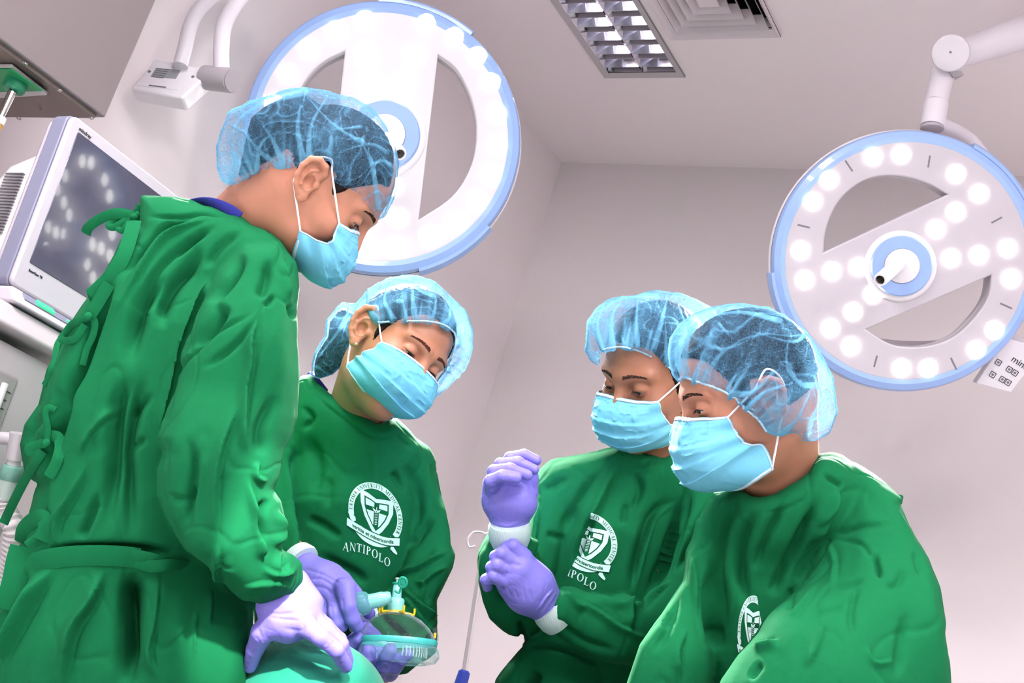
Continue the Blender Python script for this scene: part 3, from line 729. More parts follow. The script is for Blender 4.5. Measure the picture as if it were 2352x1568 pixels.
# ---------------------------------------------------------------- people: shared tools
EAR_TILT = 12
def ear_sd(Q, side, tilt, es=1.0, ea=26):
    q = (Q - np.array([-.004, side*.072, -.006], np.float32))/es
    q = q*np.array([1, side, 1], np.float32)
    a = math.radians(ea); c, s = math.cos(a), math.sin(a)     # back edge stands off the head
    x = q[:, 0]*c - q[:, 1]*s; y = q[:, 0]*s + q[:, 1]*c
    t = math.radians(tilt); z = q[:, 2]
    X = x*math.cos(t)+z*math.sin(t); Z = -x*math.sin(t)+z*math.cos(t)
    E = np.stack([X, y, Z], 1).astype(np.float32)
    d = ell(E, (-.003, .008, .002), (.0165, .0065, .029))
    arc = [(.012, .006, .006), (.0145, .011, .016), (.010, .0145, .027), (-.002, .016, .032), (-.013, .016, .027), (-.0185, .016, .014), (-.0185, .015, .0), (-.0145, .0135, -.013), (-.007, .012, -.022)]
    d = smin(d, chain(E, arc, [.0034, .0040, .0044, .0046, .0045, .0043, .0040, .0036, .0032], .002), .003)
    d = smin(d, ell(E, (.001, .0095, -.025), (.0085, .0045, .009)), .004)
    anti = [(.004, .013, .018), (-.006, .0145, .012), (-.0105, .0145, .002), (-.008, .0135, -.009), (0, .012, -.014)]
    d = smin(d, chain(E, anti, [.002, .0024, .0028, .0028, .0026], .002), .002)
    d = smax(d, -ell(E, (.001, .015, -.003), (.0085, .0085, .0105)), .002)
    d = smax(d, -chain(E, [(.008, .018, .019), (-.005, .0195, .0225), (-.0128, .0195, .012), (-.0138, .019, -.002)], [.0028, .003, .003, .0022], .001), .0015)
    d = smin(d, ell(E, (.0115, .0085, -.003), (.005, .0045, .006)), .003)
    return d
EYE_F, EYE_L, EYE_U, EYE_R = .0775, .0310, .008, .0122
def head_sd(Q, lid, tilt=12, es=1.0, ea=26):
    q = Q.copy(); aL = np.abs(Q[:, 1]); q[:, 1] = aL
    d = ell(Q, (-.006, 0, .034), (.098, .0765, .090))
    d = smin(d, ell(Q, (.030, 0, -.028), (.066, .061, .082)), .03)
    d = smin(d, ell(Q, (.040, 0, -.070), (.052, .050, .042)), .02)
    d = smin(d, ell(Q, (.074, 0, -.096), (.022, .024, .018)), .02)
    d = smin(d, ell(q, (.060, .040, -.022), (.026, .022, .022)), .02)          # cheekbones
    d = smin(d, rc(q, (.089, .006, .027), (.073, .046, .030), .0085, .006), .016)  # brow
    d = smax(d, -ell(q, (.098, .032, .006), (.020, .019, .013)), .014)
    d = smin(d, rc(Q, (.090, 0, .016), (.108, 0, -.020), .0065, .0105), .010)     # nose
    d = smin(d, ell(q, (.103, .0125, -.026), (.011, .0075, .0085)), .006)
    d = smin(d, rc(q, (.099, 0, -.054), (.088, .020, -.056), .006, .003), .004)
    d = smin(d, rc(q, (.097, 0, -.064), (.088, .016, -.063), .007, .004), .004)
    e = q - np.array([EYE_F, EYE_L, EYE_U], np.float32); er = np.sqrt((e*e).sum(1))
    d = smin(d, er - .0140, .004)
    hi, lo = lid
    ph = np.degrees(np.arctan2(e[:, 2], e[:, 0])); al = np.clip(1-(e[:, 1]/.0128)**2, 0, 1); midp = (hi+lo)/2 - 6*(1-al)
    half = (hi-lo)/2*np.sqrt(al)
    wedge = np.maximum(er-.019, (np.abs(ph-midp)-half)*math.pi/180*np.maximum(er, .004))
    wedge = np.where(al <= 0, .01, wedge)
    d = smax(d, -wedge.astype(np.float32), .0012)
    for s in (1, -1):
        near = (np.abs(Q[:, 1]*s-.085) < .045) & (np.abs(Q[:, 0]) < .06) & (np.abs(Q[:, 2]) < .07)
        if near.any():
            ee = ear_sd(Q[near], s, tilt, es, ea)*es; d[near] = smin(d[near], ee, .004)
    return d
def hair_sd(Q):
    d = ell(Q, (-.006, 0, .034), (.1015, .0800, .0935)); d = smin(d, ell(Q, (.028, 0, -.020), (.066, .0635, .080)), .03)
    hl = np.interp(Q[:, 0], [-.12, -.08, -.045, -.018, -.008, .018, .030, .045, .062, .085, .11], [-.085, -.08, -.045, -.015, .03, .03, -.018, .035, .072, .088, .095])
    return smax(d, (hl - Q[:, 2]).astype(np.float32)*.8, .006)

class Person:
    def __init__(s, label, hip, c, Fv, Uv, scale=1., lid=(-2, -22), tilt=12, gaze=(1, 0, -.5), es=1.0, ea=26, brow=srgb(58, 42, 38)):
        s.c = np.array(c, float); Fv = unit(Fv); Uv = unit(np.asarray(Uv)-Fv*np.dot(Uv, Fv)); s.R = np.array([Fv, np.cross(Uv, Fv), Uv]); s.s = scale
        s.lid = lid; s.tilt = tilt; s.gaze = gaze; s.es = es; s.hair_clip = None; s.ea = ea; s.brow = brow
        g = wp(*hip); s.hipw = g; print('HIP', g); s.root = empty('person', (g[0], g[1], .0), label, 'person'); s.depth = -s.c[2]
    def L(s, P): return ((P - s.c.astype(np.float32)) @ s.R.T.astype(np.float32)/s.s).astype(np.float32)
    def C(s, q): return s.c + (np.asarray(q, float)*s.s) @ s.R
    def W(s, q): return c2w(s.C(q))
    def skin(s, necks, m, torso):
        def f(P):
            Q = s.L(P); d = head_sd(Q, s.lid, s.tilt, s.es, s.ea)*s.s
            for n in necks: d = smin(d, rc(P, *n), .022)
            return d
        pts = np.array([s.C((x, y, z)) for x in (-.13, .15) for y in (-.11, .11) for z in (-.14, .14)] + [n[i]+k*n[i+2] for n in necks for i in (0, 1) for k in (-1, 1)])
        V, Q = isosurface(f, pts.min(0)-.01, pts.max(0)+.01, .0016*QS, 1)
        def g(P):
            d = None
            for ch in torso:
                for i in range(len(ch)-1):
                    e = rc(P, ch[i][0], ch[i+1][0], ch[i][1], ch[i+1][1]); d = e if d is None else smin(d, e, .03)
            return d
        tp_ = np.array([p for ch in torso for p, r in ch]); V2, Q2 = isosurface(g, tp_.min(0)-.14, tp_.max(0)+.14, .011, 1)
        s.body = link_mesh('body', c2w(np.concatenate([V, V2])), np.concatenate([Q, Q2+len(V)]), m, s.root, angle=0)
        s.skin_bvh = bvh(V, Q)
        em = mat('eye white', srgb(206, 196, 190), .25, coat=.6); im = mat('iris', srgb(38, 24, 18), .15, coat=1)
        for sd in (1, -1):
            c = np.array([EYE_F, sd*EYE_L, EYE_U]); e = MB().sphere(s.W(c), (EYE_R+.0003)*s.s, 24, 16).build('eyeball', em, s.root)
            gz = unit(s.gaze); MB().lathe(s.W(c+gz*(EYE_R*.86)), M @ (gz @ s.R), [(.0062, -.001), (.0060, .0012), (.004, .0021), (.001, .0024)], 24).build('iris', im, e)
            hi, lo = s.lid; pts = []; p2 = []
            for k in range(11):
                x = -.0122+.0244*k/10; al = 1-(x/.0128)**2; a = math.radians((hi+lo)/2-6*(1-al)+(hi-lo)/2*math.sqrt(max(al, 0)))
                r = math.sqrt(max(.0146**2-x*x, 1e-8)); pts.append(s.W(c+np.array([r*math.cos(a), x*sd, r*math.sin(a)])))
            lm = mat('lash', srgb(22, 16, 14), .7)
            mb = MB().tube(spline(pts, 3), [.0002, .0007, .0008, .0008, .0003], 6)
            for k in range(1, 10):
                p = pts[k]; o_ = unit(p-s.W(c)); tip = p + (o_*.6 + M @ (np.array([.4, sd*.12, -.75]) @ s.R))*.0052
                mb.tube([p, (p+tip)/2+o_*.0004, tip], [.00035, .0003, .0001], 4)
            mb.build('eyelashes', lm, s.root)
            rnd = random.Random(3+sd); mb = MB(); arc = lambda t: (.011+.041*t, .0300+.0042*math.sin(t*2.6)-.0025*t)
            def onskin(x, up_):
                o0 = s.C((.15, sd*x, up_)); h = s.skin_bvh.ray_cast(Vector(o0), Vector(unit(s.C((0, sd*x*.8, up_))-o0)))
                return None if h[0] is None else (np.array(h[0]), np.array(h[1]))
            for k in range(150):
                t = rnd.random(); x, up_ = arc(t); wd = .0038*(1-.72*t); x1, u1 = arc(min(1.05, t+.11))
                o_ = rnd.uniform(-1, 1)*wd; p = onskin(x, up_+o_); q = onskin(x1, u1+o_*.55+.0008*(1-2*t))
                if p is None or q is None: continue
                P_, Q_ = p[0]+p[1]*.0002, q[0]+q[1]*.0003
                mb.tube([c2w(P_), c2w((P_+Q_)/2+p[1]*.0004), c2w(Q_)], [.00042, .0004, .00015], 4)
            if mb.v: mb.build('eyebrow', mat('brow%.3f' % s.brow[0], s.brow, .9, spec=.1), s.root)
    def hair(s, m, extra=()):
        def f(P):
            d = hair_sd(s.L(P))*s.s
            e = None
            for c_, r_ in extra: q = ell(P, c_, r_); e = q if e is None else smin(e, q, .02)
            if e is not None: d = smin(d, smax(e, clip_sd(P, s.bag_clip, s.depth)+.002, .004), .008)
            return smax(d, clip_sd(P, s.hair_clip, s.depth), .004) if s.hair_clip is not None else d
        V, Q = isosurface(f, s.c-.19, s.c+.19, .0028*QS, 1)
        N = normals(V, Q); V = V + N*(vnoise(V*np.array([300, 300, 120]))*.0009)[:, None]
        link_mesh('hair', c2w(V), Q, m, s.root, angle=0)
    def cap(s, outline, blobs, folds, rim, m, seed=1, k=.007, crease=.0018, band=True, far=0):
        s.capo = outline
        def f(P):
            Q = s.L(P); d = ell(Q, (-.010, 0, .040), (.113, .090, .100))*s.s
            for b in blobs: d = smin(d, ell(P, b[0], b[1]) if not np.isscalar(b[1]) else rc(P, b[0], b[0]+1e-4, b[1], b[1]), .03)
            return smax(d, clip_sd(P, outline, s.depth), k)
        pts = np.array([s.C((x, y, z)) for x in (-.14, .14) for y in (-.12, .12) for z in (-.1, .16)] + [b[0]+kk*np.max(b[1]) for b in blobs for kk in (-1, 1)])
        V, Q = isosurface(f, pts.min(0), pts.max(0), .0019*QS, 2)
        N = normals(V, Q); px, py = proj(V)
        o = np.array([seed*3.1, seed*1.7, seed*5.3])
        w1 = np.stack([vnoise(V*22+o+j*7) for j in range(3)], 1)
        n1 = np.abs(vnoise(V*30+w1*1.0+o)); n2 = np.abs(vnoise(V*70+w1*1.6+o*2+9)); n3 = vnoise(V*16+o)
        r1 = np.exp(-(n1/.045)**2); r2 = np.exp(-(n2/.07)**2)
        # gathers running up from the elastic edge
        rimp = np.array(rim, float); S = spline([(*p, 0) for p in rimp], 10)[:, :2]
        dd = np.full(len(V), 1e9); tt = np.zeros(len(V)); acc = 0
        for i in range(len(S)-1):
            a, b = S[i], S[i+1]; e = b-a; t = np.clip(((px-a[0])*e[0]+(py-a[1])*e[1])/(e @ e+1e-9), 0, 1)
            q = (px-a[0]-e[0]*t)**2+(py-a[1]-e[1]*t)**2; mm = q < dd; dd[mm] = q[mm]; tt[mm] = acc+t[mm]*np.linalg.norm(e); acc += np.linalg.norm(e)
        dd = np.sqrt(dd); sc = s.depth/F
        g = vnoise(np.stack([tt*sc*130, dd*sc*9, tt*0+seed*2.3], 1)); g2 = vnoise(np.stack([tt*sc*260, dd*sc*12, tt*0+seed*1.3], 1))
        fall = np.exp(-dd*sc/.045)
        front = N[:, 2] > -.2
        wd = wedges(px, py, folds)*front; st = wd*.0014
        fold = .5*r1*(1-.5*fall)+.34*r2*(1-.6*fall)+fall*(.55*np.clip(g*2.2, 0, 1)+.5*np.clip(g2*2, 0, 1))+.18*np.clip(n3*2, 0, 1)+wd*(.62+.2*vnoise(V*60))
        disp = crease*(r1*.8+r2*.45)*(1-.6*fall)+n3*.004+fall*(g*.0045+g2*.0018)+st
        V2 = V + N*disp[:, None]
        ob = link_mesh('surgical_cap', c2w(V2), Q, m, s.root, angle=0)
        at = ob.data.attributes.new('fold', 'FLOAT', 'POINT'); at.data.foreach_set('value', np.clip(fold, 0, 1.6).astype(np.float32))
        s.cap_bvh = bvh(V2, Q)
        if band:
            pts = []
            for i, p in enumerate(spline([(*p, 0) for p in rim], 14)[:, :2]):
                h = hit(s.cap_bvh, p[0], p[1]); h = h if h is not None else hit(s.skin_bvh, *p)
                if h is not None: pts.append(h[0]*.999)
            if len(pts) > 3:
                P = np.array(pts); zz = P.copy()
                P[:, 2] = np.convolve(np.pad(P[:, 2], 4, 'edge'), np.ones(9)/9, 'valid')
                P = spline(P, 3); P[:, 1] += .0007*np.sin(np.arange(len(P))*1.9)
                MB().tube(c2w(P), .0013, 6).build('elastic_edge', mat('elastic', srgb(170, 205, 226), .7), ob)
        return ob
    def mask(s, Cc, Sc, m, pleat=.0044, fan=0., wob=1, near=1, loops=None, white=None):
        """pleated mask: Cc centre line, Sc side line, each a list of (forward, left, up)"""
        nu, nv = 61, 56
        Cp = spline(Cc, 20); Sp = spline(Sc, 20)
        def at(A, t): x = t*(len(A)-1); return np.stack([np.interp(x, np.arange(len(A)), A[:, j]) for j in range(3)], -1)
        rng = np.random.RandomState(5)
        def pt(u, v, off=0):
            t = np.abs(u); c = at(Cp, v); sd = at(Sp, v)
            Fq = sd[..., 0]+(c[..., 0]-sd[..., 0])*(1-t**2.3); Lq = np.sign(u)*sd[..., 1]*np.sin(t*math.pi/2)**.88; Uq = c[..., 2]+(sd[..., 2]-c[..., 2])*t**1.6
            P = np.stack([Fq, Lq, Uq], -1)
            if pleat:
                for k, v0 in enumerate((.30, .47, .64)):
                    x = (v-v0)/.13; saw = np.where((x > 0) & (x < 1), 1-x, 0.)*np.clip((v-v0)/.012, 0, 1)
                    P[..., 0] += pleat*saw*(.45+.55*(1-t))
                P[..., 1] += np.sign(u)*pleat*.5*np.sin(v*22)*t**3
            nz = vnoise(np.stack([u.ravel()*5+3, v.ravel()*5, 0*u.ravel()+s.c[0]*40], 1)).reshape(u.shape)
            nz2 = np.abs(vnoise(np.stack([u.ravel()*9+8, v.ravel()*9, 0*u.ravel()+s.c[0]*30], 1)).reshape(u.shape))
            P[..., 0] += wob*(.0025*nz+.0022*np.exp(-(nz2/.12)**2))*(1-t**6)
            P[..., 0] += off
            return P
        U, Vv = np.meshgrid(np.linspace(-1, 1, nu), np.linspace(0, 1, nv))
        P = pt(U, Vv); Pi = P.copy(); Pi[..., 0] -= .0014
        vs = np.concatenate([P.reshape(-1, 3), Pi.reshape(-1, 3)]); n0 = nu*nv
        fs = []
        for j in range(nv-1):
            for i in range(nu-1):
                a = j*nu+i; fs.append([a, a+1, a+nu+1, a+nu]); fs.append([n0+a, n0+a+nu, n0+a+nu+1, n0+a+1])
        for i in range(nu-1): fs.append([i+1, i, n0+i, n0+i+1]); b = (nv-1)*nu; fs.append([b+i, b+i+1, n0+b+i+1, n0+b+i])
        for j in range(nv-1): a = j*nu; fs.append([a, a+nu, n0+a+nu, n0+a]); a += nu-1; fs.append([a+nu, a, n0+a, n0+a+nu])
        fs = np.array(fs)[:, ::-1]
        Wv = np.array([c2w(s.c+(q*s.s)@s.R) for q in vs])
        ob = link_mesh('face_mask', Wv, fs, m, s.root, angle=50)
        bm_ = mat('mask binding', srgb(196, 212, 230), .7); lw = MB
        def path(us, vs_, off=.0006): return np.array([s.W(q) for q in pt(np.array(us), np.array(vs_), off)])
        tt = np.linspace(0, 1, 40)
        # white binding strips
        def stripm(u0, u1, v0, v1, name, n=40, horiz=True):
            vsx = []; fx = []
            for k in range(n+1):
                t = k/n
                a = pt(np.array([u0+(u1-u0)*t]), np.array([v0]), .0011)[0] if horiz else pt(np.array([u0]), np.array([v0+(v1-v0)*t]), .0011)[0]
                b = pt(np.array([u0+(u1-u0)*t]), np.array([v1]), .0011)[0] if horiz else pt(np.array([u1]), np.array([v0+(v1-v0)*t]), .0011)[0]
                vsx += [a, b]
                if k: i = 2*k; fx.append([i-2, i-1, i+1, i])
            vsx = np.array([s.W(q) for q in vsx]); o = link_mesh(name, vsx, fx, bm_, ob, angle=0)
            md = o.modifiers.new('thickness', 'SOLIDIFY'); md.thickness = .0006; md.offset = 0
        stripm(-1, 1, 0, .032, 'top_binding'); stripm(-1, 1, .975, 1, 'bottom_binding')
        for sd in (-1, 1): MB().tube(path([sd*.995]*40, tt), .0011, 8).build('side_binding', bm_, ob)
        for v0 in (.065, .12):
            mb = MB(); q = path(np.linspace(-.97, .97, 90), [v0]*90, .0008)
            for k in range(0, 88, 2): mb.tube([q[k], q[k]*.5+q[k+1]*.5], .00035, 4)
            mb.build('stitching', mat('stitch', srgb(120, 176, 208), .6), ob)
        for sd in (-1, 1):
            for du in (.90, .945):
                mb = MB(); q = path([sd*du]*70, np.linspace(.03, .97, 70), .0008)
                for k in range(0, 68, 2): mb.tube([q[k], q[k]*.45+q[k+1]*.55], .00035, 4)
                mb.build('stitching', mat('stitch'), ob)
            top = at(Sp, np.array([0.02]))[0]; bot = at(Sp, np.array([.98]))[0]; top[1] *= sd; bot[1] *= sd
            lp = loops or dict(top=[(.010, .080, .020), (-.006, .082, .036), (-.022, .079, .020)], bot=[(-.001, .079, -.030), (-.016, .078, -.020)])
            pts = [top]+[(a, b*sd, c) for a, b, c in lp['top']]+[(a, b*sd, c) for a, b, c in lp['bot'][::-1]]+[bot]
            seg1 = [np.array(top), np.array([lp['top'][0][0], lp['top'][0][1]*sd, lp['top'][0][2]])]
            full = [s.W(seg1[0]), s.W(seg1[0]*.66+seg1[1]*.34+[0, sd*.001, 0]), s.W(seg1[0]*.33+seg1[1]*.67+[0, sd*.001, 0])]+[s.W(p) for p in pts[1:-1]]
            b1 = np.array(pts[-2]); b2 = np.array(bot); full += [s.W(b1*.5+b2*.5+[0, sd*.001, 0]), s.W(b2)]
            MB().tube(spline(full, 6), .00145, 8).build('ear_loop', mat('loop white', srgb(240, 240, 244), .6), ob)
        return ob

def wedges(px, py, lst):
    """flat folded pleats, narrow at their first point and widening to their last, with crisp edges"""
    out = np.zeros(len(px))
    for pts, w, _ in lst:
        S = spline([(*p, 0) for p in pts], 6)[:, :2] if len(pts) > 2 else np.array(pts, float)
        x0, y0 = S.min(0)-2*w; x1, y1 = S.max(0)+2*w
        m = np.nonzero((px > x0) & (px < x1) & (py > y0) & (py < y1))[0]
        if not len(m): continue
        X, Y = px[m], py[m]; best = np.full(len(m), 1e9); tt = np.zeros(len(m)); n = len(S)-1
        for i in range(n):
            a, e = S[i], S[i+1]-S[i]; t = np.clip(((X-a[0])*e[0]+(Y-a[1])*e[1])/(e @ e+1e-9), 0, 1)
            d = (X-a[0]-e[0]*t)**2+(Y-a[1]-e[1]*t)**2; q = d < best; best[q] = d[q]; tt[q] = (i+t[q])/n
        W_ = w*(.12+.88*tt)
        v = np.clip((W_-np.sqrt(best))/2.2+.5, 0, 1)*np.clip((1-tt)*10+.5, 0, 1); out[m] = np.maximum(out[m], v*(.75+.25*tt))
    return out
def bvh(V, Q): return BVHTree.FromPolygons([tuple(v) for v in V], [tuple(int(i) for i in q) for q in Q])
def hit(b, px, py, off=0):
    d = cp(px, py, 1.0); u = Vector(unit(d)); r = b.ray_cast(Vector((0, 0, 0)), u)
    if r[0] is None: return None
    p = np.array(r[0]); n = np.array(r[1]); n = n if n.dot(d) < 0 else -n
    return p + n*off, n
QS = 1.0
def cloth_attr_mat(name, base, fold_col, hair_a=.45, fold_a=.93):
    """thin non-woven cloth: see-through between its fibres, denser where it is doubled into a fold"""
    m = bpy.data.materials.new(name); m.use_nodes = True; nt = m.node_tree; nt.nodes.clear(); N = nt.nodes.new; Lk = nt.links.new
    out = N('ShaderNodeOutputMaterial'); at = N('ShaderNodeAttribute'); at.attribute_name = 'fold'
    tc = N('ShaderNodeTexCoord')
    n1 = N('ShaderNodeTexNoise'); n1.inputs['Scale'].default_value = 420; n1.inputs['Detail'].default_value = 3; n1.inputs['Distortion'].default_value = 2.5
    n2 = N('ShaderNodeTexNoise'); n2.inputs['Scale'].default_value = 38; n2.inputs['Detail'].default_value = 4
    Lk(tc.outputs['Object'], n1.inputs['Vector']); Lk(tc.outputs['Object'], n2.inputs['Vector'])
    a1 = N('ShaderNodeMapRange'); a1.inputs[1].default_value = .40; a1.inputs[2].default_value = .62; a1.inputs[3].default_value = hair_a-.16; a1.inputs[4].default_value = hair_a+.20
    Lk(n1.outputs[0], a1.inputs[0])
    a2 = N('ShaderNodeMapRange'); a2.inputs[1].default_value = .35; a2.inputs[2].default_value = .7; a2.inputs[3].default_value = -.07; a2.inputs[4].default_value = .10
    Lk(n2.outputs[0], a2.inputs[0])
    s1 = N('ShaderNodeMath'); s1.operation = 'ADD'; Lk(a1.outputs[0], s1.inputs[0]); Lk(a2.outputs[0], s1.inputs[1])
    mx = N('ShaderNodeMix'); Lk(at.outputs['Fac'], mx.inputs[0]); Lk(s1.outputs[0], mx.inputs[2]); mx.inputs[3].default_value = fold_a; mx.clamp_factor = True
    # cloth seen edge-on lies deeper
    lw = N('ShaderNodeLayerWeight'); lw.inputs[0].default_value = .35
    ed = N('ShaderNodeMapRange'); ed.inputs[1].default_value = .35; ed.inputs[2].default_value = 1; ed.inputs[3].default_value = 0; ed.inputs[4].default_value = .42
    Lk(lw.outputs['Facing'], ed.inputs[0]); s2 = N('ShaderNodeMath'); s2.operation = 'ADD'; s2.use_clamp = True; Lk(mx.outputs[0], s2.inputs[0]); Lk(ed.outputs[0], s2.inputs[1])
    cm = N('ShaderNodeMix'); cm.data_type = 'RGBA'; cm.inputs[6].default_value = base; cm.inputs[7].default_value = fold_col; Lk(at.outputs['Fac'], cm.inputs[0]); cm.clamp_factor = True
    df = N('ShaderNodeBsdfDiffuse'); tr = N('ShaderNodeBsdfTranslucent'); Lk(cm.outputs[2], df.inputs[0]); Lk(cm.outputs[2], tr.inputs[0])
    bp = N('ShaderNodeBump'); bp.inputs['Strength'].default_value = .35; bp.inputs['Distance'].default_value = .0008; Lk(n1.outputs[0], bp.inputs['Height']); Lk(bp.outputs[0], df.inputs['Normal'])
    m1 = N('ShaderNodeMixShader'); m1.inputs[0].default_value = .35; Lk(df.outputs[0], m1.inputs[1]); Lk(tr.outputs[0], m1.inputs[2])
    tp_ = N('ShaderNodeBsdfTransparent'); m2 = N('ShaderNodeMixShader'); Lk(s2.outputs[0], m2.inputs[0]); Lk(tp_.outputs[0], m2.inputs[1]); Lk(m1.outputs[0], m2.inputs[2])
    Lk(m2.outputs[0], out.inputs[0]); return m
cap_m = cloth_attr_mat('cap cloth', srgb(100, 156, 196), srgb(116, 180, 216), .22)
skin1 = mat('skin light', srgb(184, 130, 104), .5, sss=.12, bump=[('noise', 900, .12, .0006)], vary=(60, .06, srgb(194, 126, 104)))
skin2 = mat('skin tan', srgb(172, 118, 90), .46, sss=.12, bump=[('noise', 900, .10, .0006)], vary=(50, .05, srgb(186, 120, 94)))
skin3 = mat('skin brown', srgb(156, 106, 82), .42, sss=.12, bump=[('noise', 900, .10, .0006)], vary=(50, .05, srgb(162, 104, 80)))
hair_m = mat('black hair', srgb(26, 20, 20), .7, spec=.15, bump=[('noise', 500, .6, .002)])
mask_m = mat('mask blue', srgb(106, 184, 216), .8, spec=.2, bump=[('noise', 700, .25, .0005)], vary=(35, .05, srgb(122, 196, 226)))
gown_m = mat('gown green', srgb(14, 100, 60), .9, spec=.15, bump=[('noise', 22, .35, .006), ('wave', 520, .10, .0003)], vary=(14, .06))
glove_m = mat('nitrile glove', srgb(138, 126, 226), .42, spec=.4, bump=[('noise', 180, .12, .0008)])
cuff_m = mat('white knit cuff', srgb(206, 220, 222), .8, bump=[('wave', 120, .3, .0008)])
scrub_m = mat('scrub blue', srgb(34, 38, 132), .85)
# ---------------------------------------------------------------- gowns, gloves, printed crest
def P3d(pts): return [(cp(x, y, d).astype(np.float32), r) for x, y, d, r in pts]
def gown(s, groups, folds, m, h=.0034, noise=.0022, seed=1, hip=None, along=None):
    """groups: (chains, blend, outline, round-off); the lower skirt is carried down to the shins"""
    G = []
    for chains, k, outline, rk in groups:
        G.append(([P3d(c) for c in chains], k, outline, rk))
    def f(P):
        D = None
        for chains, k, outline, rk in G:
            d = None
            for ch in chains:
                for i in range(len(ch)-1):
                    e = rc(P, ch[i][0], ch[i+1][0], ch[i][1], ch[i+1][1]); d = e if d is None else smin(d, e, k)
            if outline is not None: d = smax(d, clip_sd(P, outline, s.depth), rk)
            D = d if D is None else smin(D, d, .006)
        return D
    A = np.array([p+kk*r for chs, _, _, _ in G for ch in chs for p, r in ch for kk in (-1, 1)])
    lo, hi = A.min(0)-.01, A.max(0)+.01
    V, Q = isosurface(f, lo, hi, h*QS, 3)
    N = normals(V, Q); px, py = proj(V)
    front = np.clip((N[:, 2]+.25)*3, 0, 1)
    al = unit(along if along is not None else UC)       # cloth hangs along this direction
    t = V @ al; q = V - t[:, None]*al
    B = q*26 + t[:, None]*al*4.5 + seed*3.7; w1 = np.stack([vnoise(B*.6+j*5) for j in range(3)], 1)
    n1 = vnoise(B+w1*1.1); n2 = vnoise(B*2.1+w1*1.6+11); n3 = np.abs(vnoise(V*13+w1*.8+seed))
    V = V + N*((n1*1.3+n2*.6)*noise - np.exp(-(n3/.06)**2)*noise*.9)[:, None]
    D = strokes(px, py, N, [(q[0], q[1], q[2]*(.95 if len(q) > 3 else 1.45), *q[3:]) for q in folds])*front
    V = V + N*(D*1.4)[:, None]
    V = relax(V, Q, 2)
    s.gown_bvh = bvh(V, Q)
    if hip is not None:
        hw = s.hipw; r0 = hip
        def g(P):
            d = None; a = w2c((hw[0], hw[1], hw[2]-.20)).astype(np.float32)
            mid = w2c((hw[0], hw[1], max(.55, hw[2]*.55))).astype(np.float32); lowp = w2c((hw[0], hw[1], .42)).astype(np.float32)
            d = smin(rc(P, a, mid, r0, r0*1.05), rc(P, mid, lowp, r0*1.05, r0*1.12), .03)
            z = (P @ UC.astype(np.float32)) + 1.0
            return smax(d, (.33-z).astype(np.float32), .01)
        pp = np.array([w2c(hw), w2c((hw[0], hw[1], .3))]); V2, Q2 = isosurface(g, pp.min(0)-r0*1.3, pp.max(0)+r0*1.3, .012, 1)
        V3 = np.concatenate([V, V2]); Q3 = np.concatenate([Q, Q2+len(V)])
    else: V3, Q3 = V, Q
    s.gown = link_mesh('surgical_gown', c2w(V3), Q3, m, s.root, angle=0)
    return s.gown
def legs(s, spread=(.10, 0), toe=(0, -.1)):
    """trousers, legs and shoes below the gown hem"""
    hw = s.hipw; sp = unit((*spread, 0))[:2]*.1
    tm = mat('trouser navy', srgb(48, 52, 96), .85); sm_ = mat('clog', srgb(226, 226, 224), .5)
    for sg in (-1, 1):
        x, y = hw[0]+sg*sp[0], hw[1]+sg*sp[1]; tv = unit((*toe, 0))
        MB().tube([np.array([x, y, hw[2]*.8]), np.array([x, y, .45]), np.array([x, y, .08])], [.085, .06, .052], 20).build('trouser_leg', tm, s.root)
        p = np.array([x, y, 0.])
        MB().tube(spline([p-tv*.06+[0,0,.05], p+[0,0,.052], p+tv*.08+[0,0,.042], p+tv*.17+[0,0,.034]], 5), [.030, .049, .044, .030], 18).build('shoe', sm_, s.root)
def glove(name, parent, chains, palm, m, cuff=None, k=.006, h=.0016, folds=(), lab=None):
    ch = [P3d(c) for c in chains]; pl = [P3d(c) for c in palm]
    def f(P):
        d = None
        for c in pl:
            for i in range(len(c)-1):
                e = rc(P, c[i][0], c[i+1][0], c[i][1], c[i+1][1]); d = e if d is None else smin(d, e, .014)
        for c in ch:
            e = None
            for i in range(len(c)-1):
                q = rc(P, c[i][0], c[i+1][0], c[i][1], c[i+1][1]); e = q if e is None else smin(e, q, .003)
            d = smin(d, e, k)
        return d
    A = np.array([p+kk*r for c in ch+pl for p, r in c for kk in (-1, 1)])
    V, Q = isosurface(f, A.min(0)-.006, A.max(0)+.006, h*QS, 2)
    N = normals(V, Q); px, py = proj(V)
    w1 = np.stack([vnoise(V*40+j*5) for j in range(3)], 1)
    n = np.abs(vnoise(V*np.array([70, 70, 70])+w1*1.4)); V = V - N*(np.exp(-(n/.08)**2)*.0004)[:, None] + N*(vnoise(V*55)*.0005)[:, None]
    V = V + N*strokes(px, py, N, folds)[:, None]
    o = link_mesh(name, c2w(V), Q, m, parent, angle=0, label=lab)
    return o, bvh(V, Q)
def ribbon(pts, width, m, name, parent, thick=.0012, sub=8, axis=None, w=None, uvn=None):
    P = spline([wp(*p) for p in pts], sub); ax = M @ unit(axis if axis is not None else (0, 0, 1))
    return MB().tube(P, width/2 if w is None else w, 10, squash=(ax, thick*2/width)).build(name, m, parent)
def on_gown(s, pts, off=.002, lift=0):
    out = []
    for x, y in pts:
        h = hit(s.gown_bvh, x, y, off); out.append((x, y, -h[0][2]) if h is not None else (x, y, out[-1][2] if out else s.depth))
    return out

